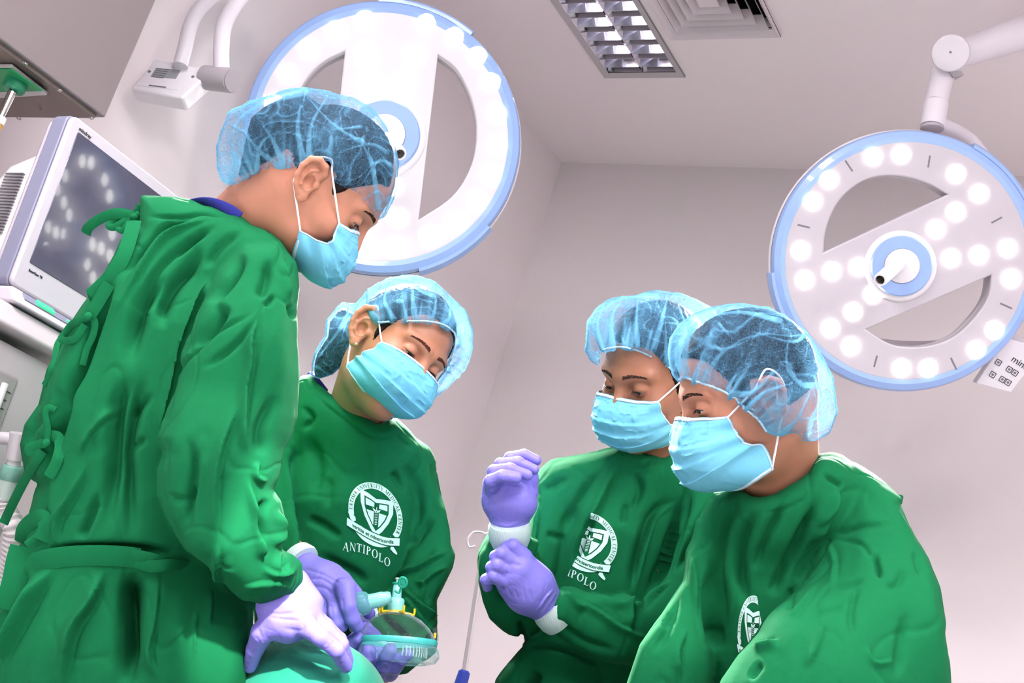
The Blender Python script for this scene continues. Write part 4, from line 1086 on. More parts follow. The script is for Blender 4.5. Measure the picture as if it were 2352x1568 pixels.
# serif capitals from rectangles and arcs, one unit high
def _rect(x0, y0, x1, y1): return [(x0, y0), (x1, y0), (x1, y1), (x0, y1)]
def _bar(a, b, w): 
    dx, dy = b[0]-a[0], b[1]-a[1]; return [(a[0]-w/2, a[1]), (a[0]+w/2, a[1]), (b[0]+w/2, b[1]), (b[0]-w/2, b[1])]
def _arc(cx, cy, rx, ry, a0, a1, wx, wy, n=12):
    o_ = []; i_ = []
    for k in range(n+1):
        t = math.radians(a0+(a1-a0)*k/n); o_.append((cx+rx*math.cos(t), cy+ry*math.sin(t))); i_.append((cx+(rx-wx)*math.cos(t), cy+(ry-wy)*math.sin(t)))
    return [[o_[k], o_[k+1], i_[k+1], i_[k]] for k in range(n)]
def _sf(x, y, w=.2): return _rect(x-w, y-.03 if y > .5 else y, x+w, y if y > .5 else y+.03)
def glyph(c):
    T, t = .17, .07; st = lambda x: [_rect(x-T/2, 0, x+T/2, 1), _sf(x, 0), _sf(x, 1)]
    if c == 'A': return .92, [_bar((.12, 0), (.46, 1), t), _bar((.80, 0), (.46, 1), T), _rect(.24, .32, .70, .39), _sf(.12, 0, .13), _sf(.80, 0, .16)]
    if c == 'N': return .95, [_bar((.16, 0), (.16, 1), t), _bar((.80, 0), (.16, 1), T), _bar((.80, 0), (.80, 1), t), _sf(.16, 0, .13), _sf(.12, 1, .13), _sf(.80, 1, .13)]
    if c == 'T': return .82, st(.41) + [_rect(.04, .92, .78, 1), _rect(.04, .76, .09, 1), _rect(.73, .76, .78, 1)]
    if c == 'I': return .46, st(.23)
    if c == 'P': return .74, st(.2) + _arc(.32, .74, .34, .26, -90, 90, T, .07) + [_rect(.2, .93, .33, 1), _rect(.2, .48, .33, .55)]
    if c == 'R': return .84, st(.2) + _arc(.32, .74, .32, .26, -90, 90, T, .07) + [_rect(.2, .93, .33, 1), _rect(.2, .48, .33, .55), _bar((.72, 0), (.36, .5), T), _sf(.74, 0, .12)]
    if c == 'O': return .98, _arc(.49, .5, .44, .52, 0, 360, T, .06, 28)
    if c == 'C': return .88, _arc(.48, .5, .43, .52, 45, 315, T, .06, 22) + [_rect(.76, .66, .81, .95)]
    if c == 'D': return .92, st(.2) + _arc(.34, .5, .5, .5, -90, 90, T, .07, 16) + [_rect(.2, .93, .35, 1), _rect(.2, 0, .35, .07)]
    if c == 'L': return .74, st(.2) + [_rect(.2, 0, .68, .07), _rect(.63, 0, .68, .26)]
    if c == 'E': return .76, st(.2) + [_rect(.2, 0, .68, .07), _rect(.63, 0, .68, .24), _rect(.2, .93, .66, 1), _rect(.61, .76, .66, 1), _rect(.2, .47, .54, .53)]
    if c == 'F': return .72, st(.2) + [_rect(.2, .93, .66, 1), _rect(.61, .74, .66, 1), _rect(.2, .47, .54, .53)]
    if c == 'M': return 1.1, [_bar((.14, 0), (.14, 1), t), _bar((.52, .05), (.16, 1), T), _bar((.52, .05), (.90, 1), t), _bar((.90, 0), (.90, 1), T), _sf(.14, 0, .12), _sf(.90, 0, .15), _sf(.12, 1, .1), _sf(.94, 1, .1)]
    if c == 'U': return .92, [_rect(.12, .35, .29, 1), _rect(.74, .35, .81, 1), _sf(.2, 1, .16), _sf(.78, 1, .12)] + _arc(.465, .35, .345, .37, 180, 360, .13, .08)
    if c == 'V': return .9, [_bar((.45, 0), (.12, 1), T), _bar((.45, 0), (.78, 1), t), _sf(.14, 1, .15), _sf(.78, 1, .12)]
    if c == 'S': return .66, _arc(.33, .74, .25, .27, 30, 270, .13, .07) + _arc(.33, .26, .27, .27, -150, 90, .14, .07) + [_rect(.52, .7, .57, .95), _rect(.08, .05, .13, .3)]
    if c == 'Y': return .88, [_rect(.36, 0, .53, .45), _bar((.44, .4), (.1, 1), T), _bar((.44, .4), (.8, 1), t), _sf(.44, 0), _sf(.12, 1, .15), _sf(.8, 1, .12)]
    return .4, []
def crest(s, C, ex, ey, clip=None, name='printed_crest', light=srgb(214, 246, 244), lab=None):
    white, green = [], []
    def ringp(r0, r1, a0, a1, n, dst):
        for k in range(n):
            t0, t1 = math.radians(a0+(a1-a0)*k/n), math.radians(a0+(a1-a0)*(k+1)/n)
            dst.append([(r1*math.cos(t0), r1*math.sin(t0)), (r1*math.cos(t1), r1*math.sin(t1)), (r0*math.cos(t1), r0*math.sin(t1)), (r0*math.cos(t0), r0*math.sin(t0))])
    ringp(.80, 1.0, -34, 196, 46, white); ringp(.80, 1.02, 218, 318, 22, white)
    sh_o = [(-.60, .66), (-.3, .60), (0, .50), (.3, .56), (.62, .60), (.64, .2), (.50, -.15), (.28, -.48), (.05, -.72), (-.16, -.48), (-.42, -.1), (-.56, .25)]
    ci = (.02, .02); inn = lambda k: [(ci[0]+(x-ci[0])*k, ci[1]+(y-ci[1])*k) for x, y in sh_o]
    A, B = sh_o, inn(.74)
    for i in range(len(A)): j = (i+1) % len(A); white.append([A[i], A[j], B[j], B[i]])
    Cc = inn(.66)
    def clipq(poly, x0, x1, y0, y1):
        for ax, lim, sg in ((0, x0, 1), (0, x1, -1), (1, y0, 1), (1, y1, -1)):
            out = []
            for i in range(len(poly)):
                a, b = poly[i-1], poly[i]; da, db = (a[ax]-lim)*sg, (b[ax]-lim)*sg
                if (da >= 0) != (db >= 0): t = da/(da-db); out.append((a[0]+(b[0]-a[0])*t, a[1]+(b[1]-a[1])*t))
                if db >= 0: out.append(b)
            poly = out
            if len(poly) < 3: return []
        return poly
    for q in ((-2, -.06, .22, 2), (.12, 2, .22, 2), (-2, -.06, -2, .08), (.12, 2, -2, .08)):
        p = clipq(Cc, *q)
        if p: white.append(p)
    for k in range(9): y = .10-k*.055; w_ = .07-.004*k; white.append([(.03-w_, y), (.03+w_, y+.035), (.03+w_, y+.055), (.03-w_, y+.02)])
    for sg in (-1, 1): white.append([(.03, .13), (.03+sg*.16, .20), (.03+sg*.10, .10), (.03+sg*.03, .08)])
    white.append([(.02, .12), (.045, .12), (.045, .24), (.02, .24)])
    bn = [(-1.02, -.40), (-.6, -.50), (-.1, -.60), (.4, -.62), (.92, -.50)]
    S = spline([(*p, 0) for p in bn], 6)[:, :2]; hh = .24
    gap = .03
    for i in range(len(S)-1): green.append([(S[i][0], S[i][1]+gap), (S[i+1][0], S[i+1][1]+gap), (S[i+1][0], S[i+1][1]-hh-gap), (S[i][0], S[i][1]-hh-gap)])
    ban = [[tuple(S[i]), tuple(S[i+1]), (S[i+1][0], S[i+1][1]-hh), (S[i][0], S[i][1]-hh)] for i in range(len(S)-1)]
    curl = [[(-1.0, -.2), (-.93, -.12), (-.84, -.20), (-.72, -.30), (-.70, -.40), (-.80, -.46), (-.90, -.40)], [(.62, -.86), (.72, -.84), (.86, -1.0), (.84, -1.06), (.72, -1.02), (.60, -.94)]]
    def mesh(polys, off, m, nm, par):
        bm = bmesh.new()
        for p in polys:
            try:
                f = bm.faces.new([bm.verts.new((C[0]+x*ex[0]+y*ey[0], C[1]+x*ex[1]+y*ey[1], 0)) for x, y in p])
            except ValueError: pass
        bmesh.ops.triangulate(bm, faces=bm.faces)
        for _ in range(5):
            E = [e for e in bm.edges if e.calc_length() > 3.2]
            if not E: break
            bmesh.ops.subdivide_edges(bm, edges=E, cuts=1); bmesh.ops.triangulate(bm, faces=bm.faces)
        vs = []; ok = []
        for v in bm.verts:
            h = hit(s.gown_bvh, v.co.x, v.co.y, off); vs.append(h[0] if h is not None else cp(v.co.x, v.co.y, s.depth)); ok.append(h is not None)
        bm.verts.index_update()
        cl = np.ones(len(vs), bool) if clip is None else poly_sd(np.array([v.co.x for v in bm.verts], np.float32), np.array([v.co.y for v in bm.verts], np.float32), clip) < 0
        fs = []
        for f in bm.faces:
            ii = [v.index for v in f.verts]
            if all(ok[i] and cl[i] for i in ii) and max(abs(vs[i][2]-vs[ii[0]][2]) for i in ii) < .03: fs.append(ii)
        bm.free()
        if not fs: return None
        return link_mesh(nm, c2w(np.array(vs)), fs, m, par, smooth=True, angle=0)
    pw = mat('print '+name, light, .8)
    o = mesh(white, .0009, pw, name, s.gown)
    if lab: o['label'] = lab
    mesh(green, .0013, gown_m, 'crest_gap', s.gown); mesh(ban+curl, .0017, pw, 'motto_ribbon', s.gown)
    # ring lettering
    txt = 'FATIMA UNIVERSITY MEDICAL CENTER'; hgt = .125; wd = [glyph(ch)[0] if ch != ' ' else .45 for ch in txt]; tot = sum(wd)+.13*len(txt); a0, a1 = 186, -26
    polys = []; pos = 0
    for ch, w_ in zip(txt, wd):
        for p in glyph(ch)[1] if ch != ' ' else []:
            q = []
            for x, y in p:
                a = math.radians(a0+(a1-a0)*(pos+x)/tot); r = .84+y*hgt; q.append((r*math.cos(a), r*math.sin(a)))
            polys.append(q)
        pos += w_+.13
    mesh(polys, .0014, gown_m, 'ring_lettering', s.gown)
    txt = 'ANTIPOLO'; sz = .27; wd = [glyph(ch)[0] for ch in txt]; tot = sum(wd)+.08*len(txt); pos = 0; polys = []; x0, x1 = -1.12, .66
    for ch, w_ in zip(txt, wd):
        u0 = pos/tot; a = (u0+.5*w_/tot-.45)
        for p in glyph(ch)[1]: polys.append([(x0+(x1-x0)*(pos+x)/tot, -1.36-.18*(u0-.4)**2*4+y*sz) for x, y in p])
        pos += w_+.08
    mesh(polys, .0012, pw, 'printed_lettering', s.gown)
    v, f = curve_mesh(text='veritas et misericordia', size=.165, align='CENTER', offset=.004)
    polys = []
    for ff in f:
        q = [v[i] for i in ff]; polys.append([(x*1.02-.06, float(np.interp(x*1.02-.06, S[:, 0], S[:, 1]))-.125+y) for x, y, z in q])
    mesh(polys, .0021, gown_m, 'motto_lettering', s.gown)
# ---------------------------------------------------------------- the four clinicians
c = cp
P1 = Person('person in green gown and blue cap seen from behind and the side, tallest, bending over', (285, 1500, 1.90), cp(738, 424, 1.85), (.616, -.788, .0), (.788, .616, 0), .93, (-6, -26), 22, es=1.08, ea=18)
P2 = Person('person with a small earring, facing us, green gown with printed crest, holding an oxygen mask', (655, 1620, 2.30), cp(904, 806, 2.15), (.57, -.29, .77), (.6, .75, -.16), .97, (-8, -28), 4, es=1.12, ea=36, brow=srgb(84, 48, 42))
P3 = Person('person folding gloved hands in front of a green gown, face turned down to the left', (1330, 1560, 2.20), cp(1508, 862, 2.10), (-.70, -.30, .65), (-.20, .93, .36), .97, (-9, -27), 10)
P4 = Person('person in profile at the right front, green gown, puffy blue cap, looking left', (1780, 1560, 1.88), cp(1724, 912, 1.74), (-.945, -.30, .16), (-.30, .945, .0), .955, (9, -16), 10, (1, 0, -.25))
def tor(cx, pts): return [(cp(x, y, d), r) for x, y, d, r in pts]
if 'P1' in ONLY:
    P1.skin([(P1.C((-.02, 0, -.03)), cp(532, 592, 1.92), .058, .056), (P1.C((-.05, 0, .0)), cp(492, 560, 1.93), .045, .046)], skin1,
        [tor(0, [(500, 600, 1.96, .05), (410, 760, 1.98, .06), (340, 1100, 1.93, .08), (300, 1500, 1.93, .09)]), tor(0, [(545, 660, 1.86, .035), (550, 860, 1.78, .038), (510, 1180, 1.76, .04), (640, 1350, 1.79, .028)])])
    P1.bag_clip = P1.hair_clip = H1 = [(566,300),(575,268),(610,240),(660,216),(730,202),(770,203),(820,224),(862,258),(890,300),(904,350),(904,400),(892,440),(878,475),(868,492),(850,470),(820,438),(798,436),(772,470),(760,462),(765,420),(700,400),(600,400),(548,428),(545,400)]
    P1.hair(hair_m, [(cp(650, 310, 1.86), (.072, .065, .07)), (cp(600, 350, 1.88), (.055, .05, .05))])
    P1.cap([(500,338),(512,300),(528,260),(570,238),(622,222),(670,204),(758,197),(808,214),(850,245),(885,295),(905,335),(913,370),(908,430),(895,470),(880,497),(866,503),(850,485),(835,462),(818,440),(790,430),(770,420),(768,385),(760,364),(735,366),(715,374),(702,388),(660,384),(630,392),(600,388),(570,402),(552,420),(528,437),(512,420),(503,385)],
        [(cp(560, 330, 1.86), (.075, .06, .075)), (cp(640, 300, 1.86), (.09, .07, .085))],
        [([(535,330),(545,280),(600,240),(700,210)], 9, .002), ([(600,280),(630,330),(650,375)], 8, .003), ([(690,240),(684,300),(700,380)], 9, .0035), ([(755,215),(718,280),(710,340),(715,380)], 9, .0035), ([(560,300),(600,350),(655,390)], 8, .003),
         ([(700,215),(770,290),(840,330)], 5, .0016), ([(760,300),(830,290)], 4, .0015), ([(815,300),(845,350),(860,400),(872,480)], 7, .0025), ([(780,350),(850,330),(890,350)], 5, .0015), ([(835,420),(870,370),(900,380)], 5, .002), ([(640,300),(600,330),(590,390)], 6, .002), ([(520,300),(540,360),(530,420)], 8, .003)],
        [(528,437),(552,420),(570,402),(600,390),(650,386),(700,388)], cap_m, seed=1, band=False)
    P1.mask([(.096, 0, .002), (.118, 0, -.022), (.132, 0, -.050), (.134, 0, -.082), (.115, 0, -.104), (.070, 0, -.112)],
            [(.074, .060, -.011), (.081, .064, -.025), (.089, .066, -.038), (.080, .066, -.050), (.058, .064, -.060), (.046, .062, -.066)], mask_m,
            loops=dict(top=[(.010, .0815, .028), (-.006, .083, .038), (-.024, .079, .016)], bot=[(-.006, .081, -.031), (-.018, .078, -.020)]))
if 'P2' in ONLY:
    P2.skin([(P2.C((-.015, 0, -.05)), cp(798, 1015, 2.27), .052, .052)], skin2,
        [tor(0, [(800, 1060, 2.30, .045), (800, 1200, 2.32, .08), (800, 1500, 2.32, .09)]), tor(0, [(700, 1060, 2.29, .035), (650, 1240, 2.2, .03), (700, 1310, 2.05, .022)]), tor(0, [(930, 1090, 2.28, .035), (975, 1300, 2.23, .03), (860, 1470, 2.12, .022)])])
    P2.bag_clip = [(720,838),(726,812),(752,772),(756,738),(788,698),(804,672),(845,700),(808,748),(804,780),(802,812),(790,838),(765,862),(736,872),(720,862)]
    P2.hair(hair_m, [(cp(775, 790, 2.23), (.05, .065, .05)), (cp(752, 842, 2.22), (.038, .03, .035))])
    P2.cap([(716,838),(722,810),(748,770),(752,735),(785,695),(800,668),(840,640),(880,624),(935,618),(975,626),(1020,645),(1050,672),(1075,710),(1086,760),(1082,810),(1068,850),(1040,880),(1012,905),(975,922),(985,900),(1000,878),(1022,850),(1040,810),(1047,775),(1042,760),(1015,745),(975,738),(910,738),(868,740),(845,727),(825,730),(811,748),(806,780),(804,810),(790,835),(765,858),(735,868),(716,862)],
        [(cp(775, 800, 2.22), (.075, .08, .07)), (cp(740, 845, 2.22), .04), (cp(1050, 760, 2.16), .034), (cp(1050, 820, 2.16), .034), (cp(1010, 890, 2.17), .034)],
        [([(950,622),(948,680),(952,735)], 7, .003), ([(900,640),(885,690),(905,735)], 6, .0025), ([(850,650),(845,700),(868,735)], 6, .0025), ([(1000,650),(1000,700),(990,738)], 5, .0025), ([(1035,680),(1030,730),(1015,745)], 5, .002), ([(1070,730),(1060,780),(1040,810)], 5, .002), ([(800,690),(800,730),(820,740)], 5, .002), ([(730,820),(770,770),(800,720)], 6, .002), ([(925,690),(935,735)], 4, .002), ([(970,690),(962,737)], 4, .002), ([(1080,800),(1040,840),(1010,880)], 5, .002), ([(790,660),(900,640),(1000,680)], 5, .001)],
        [(868,740),(910,738),(975,737),(1015,744),(1040,760),(1047,778),(1042,810),(1022,850),(1000,880)], cap_m, seed=2)
    P2.mask([(.103, 0, .002), (.122, 0, -.020), (.129, 0, -.046), (.124, 0, -.070), (.104, 0, -.088), (.066, 0, -.096)],
            [(.056, .068, -.008), (.050, .071, -.024), (.038, .073, -.042), (.034, .074, -.052), (.024, .071, -.060), (.020, .067, -.078)], mask_m,
            loops=dict(top=[(.018, .080, .022), (-.006, .083, .038), (-.024, .079, .016)], bot=[(-.002, .081, -.034), (-.018, .078, -.020)]))
    eh = hit(P2.skin_bvh, 818, 790)
    MB().sphere(c2w(eh[0]+eh[1]*.0015), .0034, 16, 10).build('earring', mat('gold stud', srgb(226, 206, 160), .2, .9), P2.root)
if 'P3' in ONLY:
    P3.skin([(P3.C((-.02, 0, -.05)), cp(1530, 1075, 2.17), .058, .066)], skin3,
        [tor(0, [(1520, 1110, 2.18, .07), (1440, 1300, 2.2, .11), (1380, 1560, 2.2, .12)]), tor(0, [(1320, 1150, 2.19, .04), (1190, 1340, 2.13, .032), (1170, 1240, 2.01, .022)]), tor(0, [(1620, 1180, 2.15, .04), (1540, 1400, 2.10, .026), (1400, 1440, 2.04, .024), (1270, 1400, 2.0, .024)])])
    P3.hair(hair_m)
    P3.cap([(1342,805),(1350,770),(1352,742),(1372,712),(1400,690),(1440,672),(1490,663),(1535,670),(1565,672),(1600,688),(1640,712),(1645,760),(1620,820),(1580,850),(1540,850),(1520,832),(1470,808),(1430,798),(1400,800),(1380,808),(1374,840),(1358,832)],
        [(cp(1580, 760, 2.12), (.07, .07, .075)), (cp(1400, 765, 2.08), .055)],
        [([(1430,690),(1405,730),(1408,795)], 7, .003), ([(1465,690),(1462,740),(1465,805)], 6, .003), ([(1535,680),(1522,730),(1500,805)], 8, .0035), ([(1450,740),(1438,800)], 5, .002), ([(1528,740),(1530,820)], 5, .0025), ([(1560,700),(1575,760),(1535,830)], 7, .003), ([(1390,700),(1372,750),(1385,805)], 6, .0025), ([(1355,750),(1350,800)], 6, .002), ([(1370,720),(1440,685),(1520,680)], 6, .0015), ([(1500,750),(1485,805)], 5, .002), ([(1425,770),(1442,800)], 4, .0016)],
        [(1374,830),(1382,806),(1402,799),(1430,797),(1470,807),(1520,832),(1545,850)], cap_m, seed=4)
    P3.mask([(.105, 0, -.002), (.124, 0, -.024), (.130, 0, -.050), (.127, 0, -.076), (.108, 0, -.098), (.066, 0, -.108)],
            [(.074, .060, -.010), (.070, .064, -.030), (.062, .067, -.050), (.046, .069, -.062), (.026, .068, -.072), (.018, .064, -.088)], mask_m)
if 'P4' in ONLY:
    P4.skin([(P4.C((-.02, 0, -.04)), cp(1775, 1110, 1.82), .056, .056), (P4.C((-.055, 0, .0)), cp(1795, 1090, 1.81), .040, .050)], skin1,
        [tor(0, [(1790, 1150, 1.87, .05), (1800, 1300, 1.90, .08), (1800, 1600, 1.90, .09)]), tor(0, [(1960, 1190, 1.81, .04), (2050, 1450, 1.74, .035), (1900, 1640, 1.64, .028)]), tor(0, [(1700, 1230, 1.90, .035), (1560, 1480, 1.79, .03)])])
    P4.hair(hair_m)
    P4.cap([(1537,812),(1540,778),(1560,745),(1595,722),(1640,707),(1700,702),(1760,712),(1800,728),(1850,765),(1885,815),(1915,870),(1925,945),(1905,995),(1875,1013),(1845,1012),(1830,995),(1800,1003),(1785,1007),(1760,990),(1742,962),(1715,940),(1690,915),(1650,892),(1612,880),(1572,868),(1558,880),(1545,862),(1540,840)],
        [(cp(1850, 900, 1.76), (.075, .10, .085)), (cp(1770, 800, 1.75), (.09, .07, .09)), (cp(1600, 800, 1.74), (.05, .055, .07)), (cp(1772, 915, 1.675), (.05, .05, .035))],
        [([(1640,712),(1590,750),(1570,820),(1575,865)], 10, .004), ([(1720,780),(1660,810),(1630,850),(1620,880)], 9, .004), ([(1725,760),(1815,785),(1850,770)], 5, .0018), ([(1810,780),(1808,840),(1835,880),(1870,885)], 8, .003), ([(1780,850),(1730,900),(1680,905)], 8, .003), ([(1820,880),(1760,900),(1720,930)], 8, .003), ([(1640,790),(1660,810)], 5, .002), ([(1690,860),(1670,900)], 5, .002), ([(1600,730),(1700,715),(1790,735)], 7, .002), ([(1860,900),(1830,960),(1790,1000)], 8, .003), ([(1900,900),(1870,950),(1850,1005)], 8, .003), ([(1840,960),(1900,960)], 6, .002), ([(1555,800),(1560,850)], 6, .003), ([(1685,780),(1650,740)], 4, .0016)],
        [(1558,872),(1575,868),(1612,880),(1650,893),(1690,916),(1715,941),(1742,964),(1760,990)], cap_m, seed=6)
    P4.mask([(.108, 0, .006), (.126, 0, -.018), (.133, 0, -.048), (.130, 0, -.080), (.112, 0, -.104), (.064, 0, -.118)],
            [(.062, .064, -.008), (.058, .067, -.026), (.054, .069, -.042), (.044, .070, -.054), (.026, .068, -.062), (.022, .064, -.098)], mask_m,
            loops=dict(top=[(.016, .080, .018), (-.006, .083, .038), (-.024, .079, .016)], bot=[(-.008, .080, -.028), (-.018, .078, -.020)]))
# ---------------------------------------------------------------- gowns on the four clinicians
if 'P1' in ONLY:
    G1 = [(325,450),(400,451),(455,463),(500,476),(540,488),(560,500),(578,516),(620,533),(648,552),(668,585),(685,618),(690,650),(687,700),(680,780),(690,860),(686,960),(672,1000),(655,1030),(645,1075),(640,1100),(628,1125),(648,1150),(660,1190),(655,1230),(648,1262),(672,1272),(694,1292),(696,1335),(682,1372),(640,1385),(583,1398),(578,1450),(571,1500),(566,1620),(-60,1640),(-60,1460),(0,1370),(30,1290),(55,1210),(84,1110),(58,1080),(48,1020),(60,975),(92,930),(104,880),(110,850),(140,790),(165,740),(205,680),(235,640),(262,590),(280,550),(318,520)]
    A1 = [(560,560),(640,552),(680,600),(692,660),(687,700),(680,780),(690,860),(686,960),(672,1000),(655,1030),(645,1075),(640,1100),(628,1125),(648,1150),(660,1190),(655,1230),(648,1262),(672,1272),(694,1292),(696,1335),(682,1372),(640,1385),(600,1392),(560,1380),(510,1335),(470,1295),(430,1265),(392,1200),(362,1140),(362,1080),(376,1040),(360,1003),(378,960),(395,880),(420,780),(450,700),(500,620)]
    gown(P1, [([[(455,560,1.90,.085),(400,720,1.90,.15),(350,950,1.90,.165),(320,1200,1.90,.165),(280,1450,1.90,.19),(270,1640,1.90,.20)], [(420,545,1.90,.09),(580,600,1.84,.08)], [(480,500,1.88,.05),(350,490,1.90,.05),(335,520,1.90,.05)], [(200,800,2.02,.10),(110,1010,2.02,.07),(130,1120,1.98,.06)], [(420,1500,1.84,.13),(480,1500,1.84,.10)]], .05, G1, .03),
              ([[(590,640,1.80,.085),(570,820,1.76,.095),(520,1050,1.73,.105),(510,1200,1.73,.10),(580,1290,1.75,.075),(650,1325,1.78,.045)]], .03, A1, .035)],
        [([(459,555),(435,614),(403,654),(376,708),(368,760)], 15, -.014), ([(561,579),(529,641),(475,700)], 12, -.010), ([(515,695),(497,735),(422,815)], 14, -.010),
         ([(483,628),(475,660),(443,708),(424,770),(412,820),(400,870),(377,963),(364,990)], 11, .012, 's'), ([(607,705),(582,762),(577,840),(565,900),(562,1000),(569,1042)], 10, .011, 's'), ([(568,1085),(591,1177),(603,1250),(603,1291)], 9, .010, 's'),
         ([(631,676),(607,705)], 6, -.005), ([(591,716),(497,759),(430,823),(400,870)], 5, -.004), ([(607,712),(540,790),(460,850)], 7, -.005),
         ([(381,628),(328,690),(314,735),(290,850)], 17, -.016), ([(300,860),(269,928),(260,1016),(257,1104),(240,1240)], 17, -.016), ([(335,840),(308,950),(292,1045),(296,1110),(306,1262)], 14, -.016),
         ([(351,899),(322,935),(304,963)], 8, -.008), ([(336,1004),(295,1039)], 7, -.007), ([(289,913),(216,987),(181,1051)], 9, .008, 's'), ([(201,1057),(172,1133),(138,1192),(131,1262)], 10, .010, 's'),
         ([(266,628),(234,695),(207,762),(180,842),(150,899),(138,957),(99,1104),(100,1240)], 12, -.022), ([(130,880),(120,960),(100,1040)], 8, -.008), ([(110,940),(75,980),(60,1040)], 7, -.006),
         ([(470,492),(381,522),(328,573),(280,640)], 8, -.009), ([(494,494),(395,532),(341,594),(250,740)], 9, .008, 's'), ([(520,500),(416,566),(355,628),(318,700)], 8, -.007), ([(475,520),(430,560),(400,590)], 7, -.004), ([(560,520),(500,570),(470,620)], 10, -.005),
         ([(650,587),(658,649),(666,695)], 7, .007, 's'), ([(620,590),(610,650),(590,690)], 12, -.007), ([(663,697),(678,735)], 6, -.005), ([(330,497),(400,497),(470,488),(540,497)], 4, -.004),
         ([(312,1305),(298,1425),(290,1600)], 20, -.034), ([(239,1305),(214,1380),(168,1456),(138,1600)], 14, .018, 's'), ([(122,1300),(61,1410),(0,1530)], 15, .020, 's'), ([(367,1305),(357,1425),(343,1502),(367,1566)], 9, .010, 's'), ([(487,1350),(483,1440)], 7, .005, 's'), ([(60,1300),(30,1400),(-20,1480)], 12, -.012),
         ([(180,1240),(200,1200),(230,1120)], 10, -.008), ([(560,900),(520,1000),(500,1080),(495,1180),(490,1280)], 11, .009, 's'), ([(430,990),(440,1080),(430,1160),(420,1230)], 12, -.008), ([(372,1130),(420,1150),(450,1120)], 8, -.004), ([(640,900),(600,980),(600,1050)], 14, -.007), ([(598,1060),(590,1090),(620,1105)], 7, .008, 's'),
         ([(505,1240),(500,1320),(530,1360)], 7, .006, 's'), ([(650,1260),(640,1300),(655,1310),(670,1290)], 7, .005, 's'), ([(600,1300),(640,1318),(690,1300)], 8, .005, 's'), ([(550,1352),(610,1340),(680,1345)], 9, .003, 's'), ([(620,1140),(600,1190),(610,1250)], 10, -.010), ([(640,1165),(650,1220),(630,1260)], 7, .007, 's'),
         ([(455,1395),(450,1450),(450,1520)], 5, .003, 's'), ([(90,1262),(260,1258),(420,1270)], 10, -.010)],
        gown_m, .0025, .0020, 1, .21)
    legs(P1, (1, .3), (.5, .8))
    # white dotted mesh sample: neck ties, back ties and belt
    Rb = lambda pts, w, name='gown_tie', off=.004, d=None: ribbon([(x, y, z) for x, y, z in (on_gown(P1, pts, off) if d is None else [(x, y, d) for x, y in pts])], w, gown_m, name, P1.gown, .0016)
    def tie(pts, w=.012, nm='gown_tie'):
        q = []
        for x, y, d in spline(pts, 3):
            h = P1.gown_bvh.ray_cast(Vector((0, 0, 0)), Vector(unit(cp(x, y, 1))))
            q.append((x, y, min(d, -h[0][2]-.006) if h[0] is not None else d))
        D_ = np.array([z for _, _, z in q]); n_ = len(D_); D_ = np.array([D_[max(0, i-3):i+4].min() for i in range(n_)]); D_ = np.convolve(np.pad(D_, 4, 'edge'), np.ones(9)/9, 'valid')
        return ribbon([(x, y, z) for (x, y, _), z in zip(q, D_)], w, gown_m, nm, P1.gown, .0018, sub=2)
    knot = lambda x, y, r: MB().sphere(c2w(hit(P1.gown_bvh, x, y)[0]*.993) if hit(P1.gown_bvh, x, y) is not None else wp(x, y, 1.865), np.array(r)*.62).build('tie_knot', gown_m, P1.gown)
    tie([(322,470,1.89),(310,490,1.87),(308,503,1.86)], .009); tie([(312,500,1.86),(290,492,1.85),(265,490,1.86),(235,500,1.87),(205,520,1.88),(197,536,1.88)], .016)
    tie([(300,502,1.855),(280,512,1.85),(262,522,1.855),(250,518,1.86),(262,508,1.87),(285,500,1.86)], .011); tie([(300,504,1.85),(285,525,1.845),(278,530,1.85),(270,520,1.86),(285,506,1.86)], .009)
    MB().sphere(wp(309, 500, 1.85), (.0065, .0075, .006)).sphere(wp(315, 494, 1.852), (.005, .005, .0065)).sphere(wp(303, 507, 1.852), (.005, .006, .005)).build('tie_knot', gown_m, P1.gown)
    tie([(308,508,1.855),(300,540,1.86),(285,585,1.88),(262,625,1.90),(235,655,1.91),(208,680,1.92)], .022)
    tie([(250,652,1.86),(228,690,1.87),(205,725,1.88)], .019); tie([(235,648,1.87),(215,675,1.88),(203,682,1.88)], .014)
    tie([(205,728,1.87),(185,735,1.865),(165,745,1.87),(150,765,1.88),(141,778,1.89),(155,782,1.885),(175,775,1.875),(195,745,1.87)], .011); tie([(150,765,1.88),(132,790,1.89),(125,830,1.9),(112,868,1.91),(102,885,1.91)], .010)
    tie([(208,726,1.87),(218,740,1.86),(214,770,1.87),(200,800,1.88),(190,838,1.89)], .010); knot(202, 727, (.010, .009, .011))
    tie([(128,942,1.9),(112,935,1.9),(104,950,1.9),(110,985,1.89),(108,1010,1.88)], .009); tie([(108,1015,1.87),(85,1022,1.865),(68,1028,1.87),(72,1038,1.87),(95,1032,1.87)], .014)
    tie([(98,1035,1.875),(75,1070,1.88),(50,1115,1.885),(25,1165,1.89),(8,1202,1.89)], .015); tie([(118,1000,1.87),(134,1005,1.86),(138,1030,1.86),(128,1065,1.86),(112,1095,1.86)], .016)
    knot(106, 1018, (.010, .009, .011))
    bl = on_gown(P1, [(80,1292),(110,1284),(160,1277),(220,1275),(280,1277),(320,1282)], .006); z0_ = bl[-1][2]
    ribbon(bl, .029, gown_m, 'waist_belt', P1.gown, .002); ribbon([(300,1272,z0_-.004),(340,1280,z0_-.002),(380,1290,z0_+.01),(450,1300,z0_+.05)], .016, gown_m, 'waist_belt', P1.gown, .0018); ribbon([(310,1290,z0_-.002),(350,1300,z0_-.002),(390,1296,z0_+.006),(430,1298,z0_+.04)], .017, gown_m, 'waist_belt', P1.gown, .0018)
